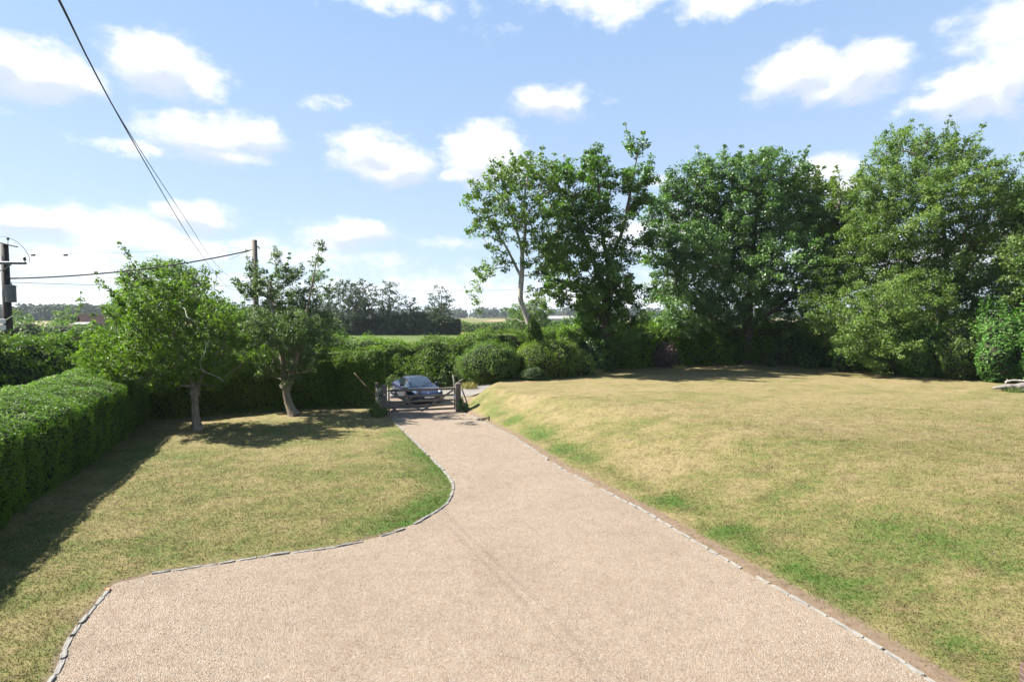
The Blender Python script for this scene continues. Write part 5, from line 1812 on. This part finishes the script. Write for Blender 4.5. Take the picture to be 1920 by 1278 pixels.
    panel('quarter_panel', M['paint'], 0, 2, 3, 5, .002)
    for s in (-1, 1):
        mb = MB(); mb.bar((.42, s * .735, .86), (.30, s * .60, 1.20), .03, .05); mb.build('door_pillar', M['black_trim'], t)
    # wheels
    for wx in WX:
        for s in (-1, 1):
            R = Matrix.Rotation(-s * math.pi / 2, 3, 'X')
            mb = MB(); mb.lathe([(.23, -.11), (.32, -.11), (.338, -.08), (.342, 0), (.338, .08), (.32, .105), (.235, .11)], (wx, s * .83, .342), 28, R)
            w = mb.build('wheel', M['tyre'], t, True)
            mb = MB(); mb.lathe([(.235, .0), (.235, .112), (.215, .118), (.20, .06), (.05, .06), (.03, .085), (.0, .088)], (wx, s * .83, .342), 28, R)
            for k in range(5):
                a = k * 2 * math.pi / 5
                mb.bar((wx + .04 * math.cos(a), s * .925, .342 + .04 * math.sin(a)), (wx + .21 * math.cos(a), s * .935, .342 + .21 * math.sin(a)), .03, .045)
            mb.build('rim', M['alloy'], w)
    # lamps, grille, plate, mirrors
    for s in (-1, 1):
        mb = MB()
        pts = [(1.72, s * .80, .775), (1.85, s * .80, .72), (1.98, s * .72, .66), (2.05, s * .60, .60), (2.0, s * .55, .655), (1.86, s * .64, .735)]
        cen = np.mean(pts, 0) + np.array([.045, s * .02, .03])
        mb.add([tuple(np.array(p) + np.array([.008, s * .012, .010])) for p in pts] + [tuple(cen)] + pts, [(i, (i + 1) % 6, 6) for i in range(6)] + [(i, 7 + i, 7 + (i + 1) % 6, (i + 1) % 6) for i in range(6)])
        mb.build('headlight', M['lamp_glass'], t)
        mb = MB(); mb.box((.62, s * .99, .93), (.12, .20, .12), bev=.035); mb.bar((.60, s * .86, .88), (.61, s * .93, .91), .04, .03); mb.build('wing_mirror', M['paint'], t, True)
        mb = MB(); mb.box((-.25, s * .895, .72), (.18, .02, .03), bev=.006); mb.build('door_handle', M['black_trim'], t)
        mb = MB(); mb.box((2.06, s * .52, .34), (.10, .26, .10), bev=.02); mb.build('air_intake', M['black_trim'], t)
        mb = MB(); mb.box((-2.12, s * .55, .78), (.08, .30, .08), bev=.02); mb.build('tail_light', M['red_lamp'], t)
    mb = MB(); mb.box((2.16, 0, .375), (.14, .62, .13), bev=.03); mb.build('grille', M['black_trim'], t)
    mb = MB(); mb.box((2.245, 0, .455), (.012, .52, .11), bev=.003); mb.build('number_plate', M['plate'], t)
    mb = MB(); mb.lathe([(.0, 0), (.035, .0), (.03, .008), (0, .01)], (2.06, 0, .635), 12, Matrix.Rotation(.6, 3, 'Y')); mb.build('badge', M['alloy'], t)
    for s in (-1, 1):
        mb = MB(); mb.bar((1.10, s * .10 + .05, .885), (.78, s * .10 + .48, 1.06), .015, .012); mb.build('wiper', M['black_trim'], t)
    for s in (-1, 1):
        mb = MB(); mb.box((.1, s * .34, .86), (.25, .4, .5), bev=.06)
    return t


hd = math.atan2(-.885, .466)
car = build_car((-5.5, 30.45, .02), hd)
car.scale = (1.04, 1.04, 1.04)

# ================================================================== HAZE
def build_haze():
    m, N, L = new_mat('summer_haze')
    out = N.new('ShaderNodeOutputMaterial')
    v = N.new('ShaderNodeVolumePrincipled')
    v.inputs['Color'].default_value = (.80, .88, 1.0, 1)
    v.inputs['Density'].default_value = HAZE
    v.inputs['Anisotropy'].default_value = .1
    L.new(v.outputs[0], out.inputs['Volume'])
    mb = MB(); mb.box((0, 1400, 19.5), (7400, 3600, 43))
    o = mb.build('haze', m)
    tag(o, 'thin pale summer haze in the distance', 'haze', kind='stuff')


HAZE = .00013
build_haze()
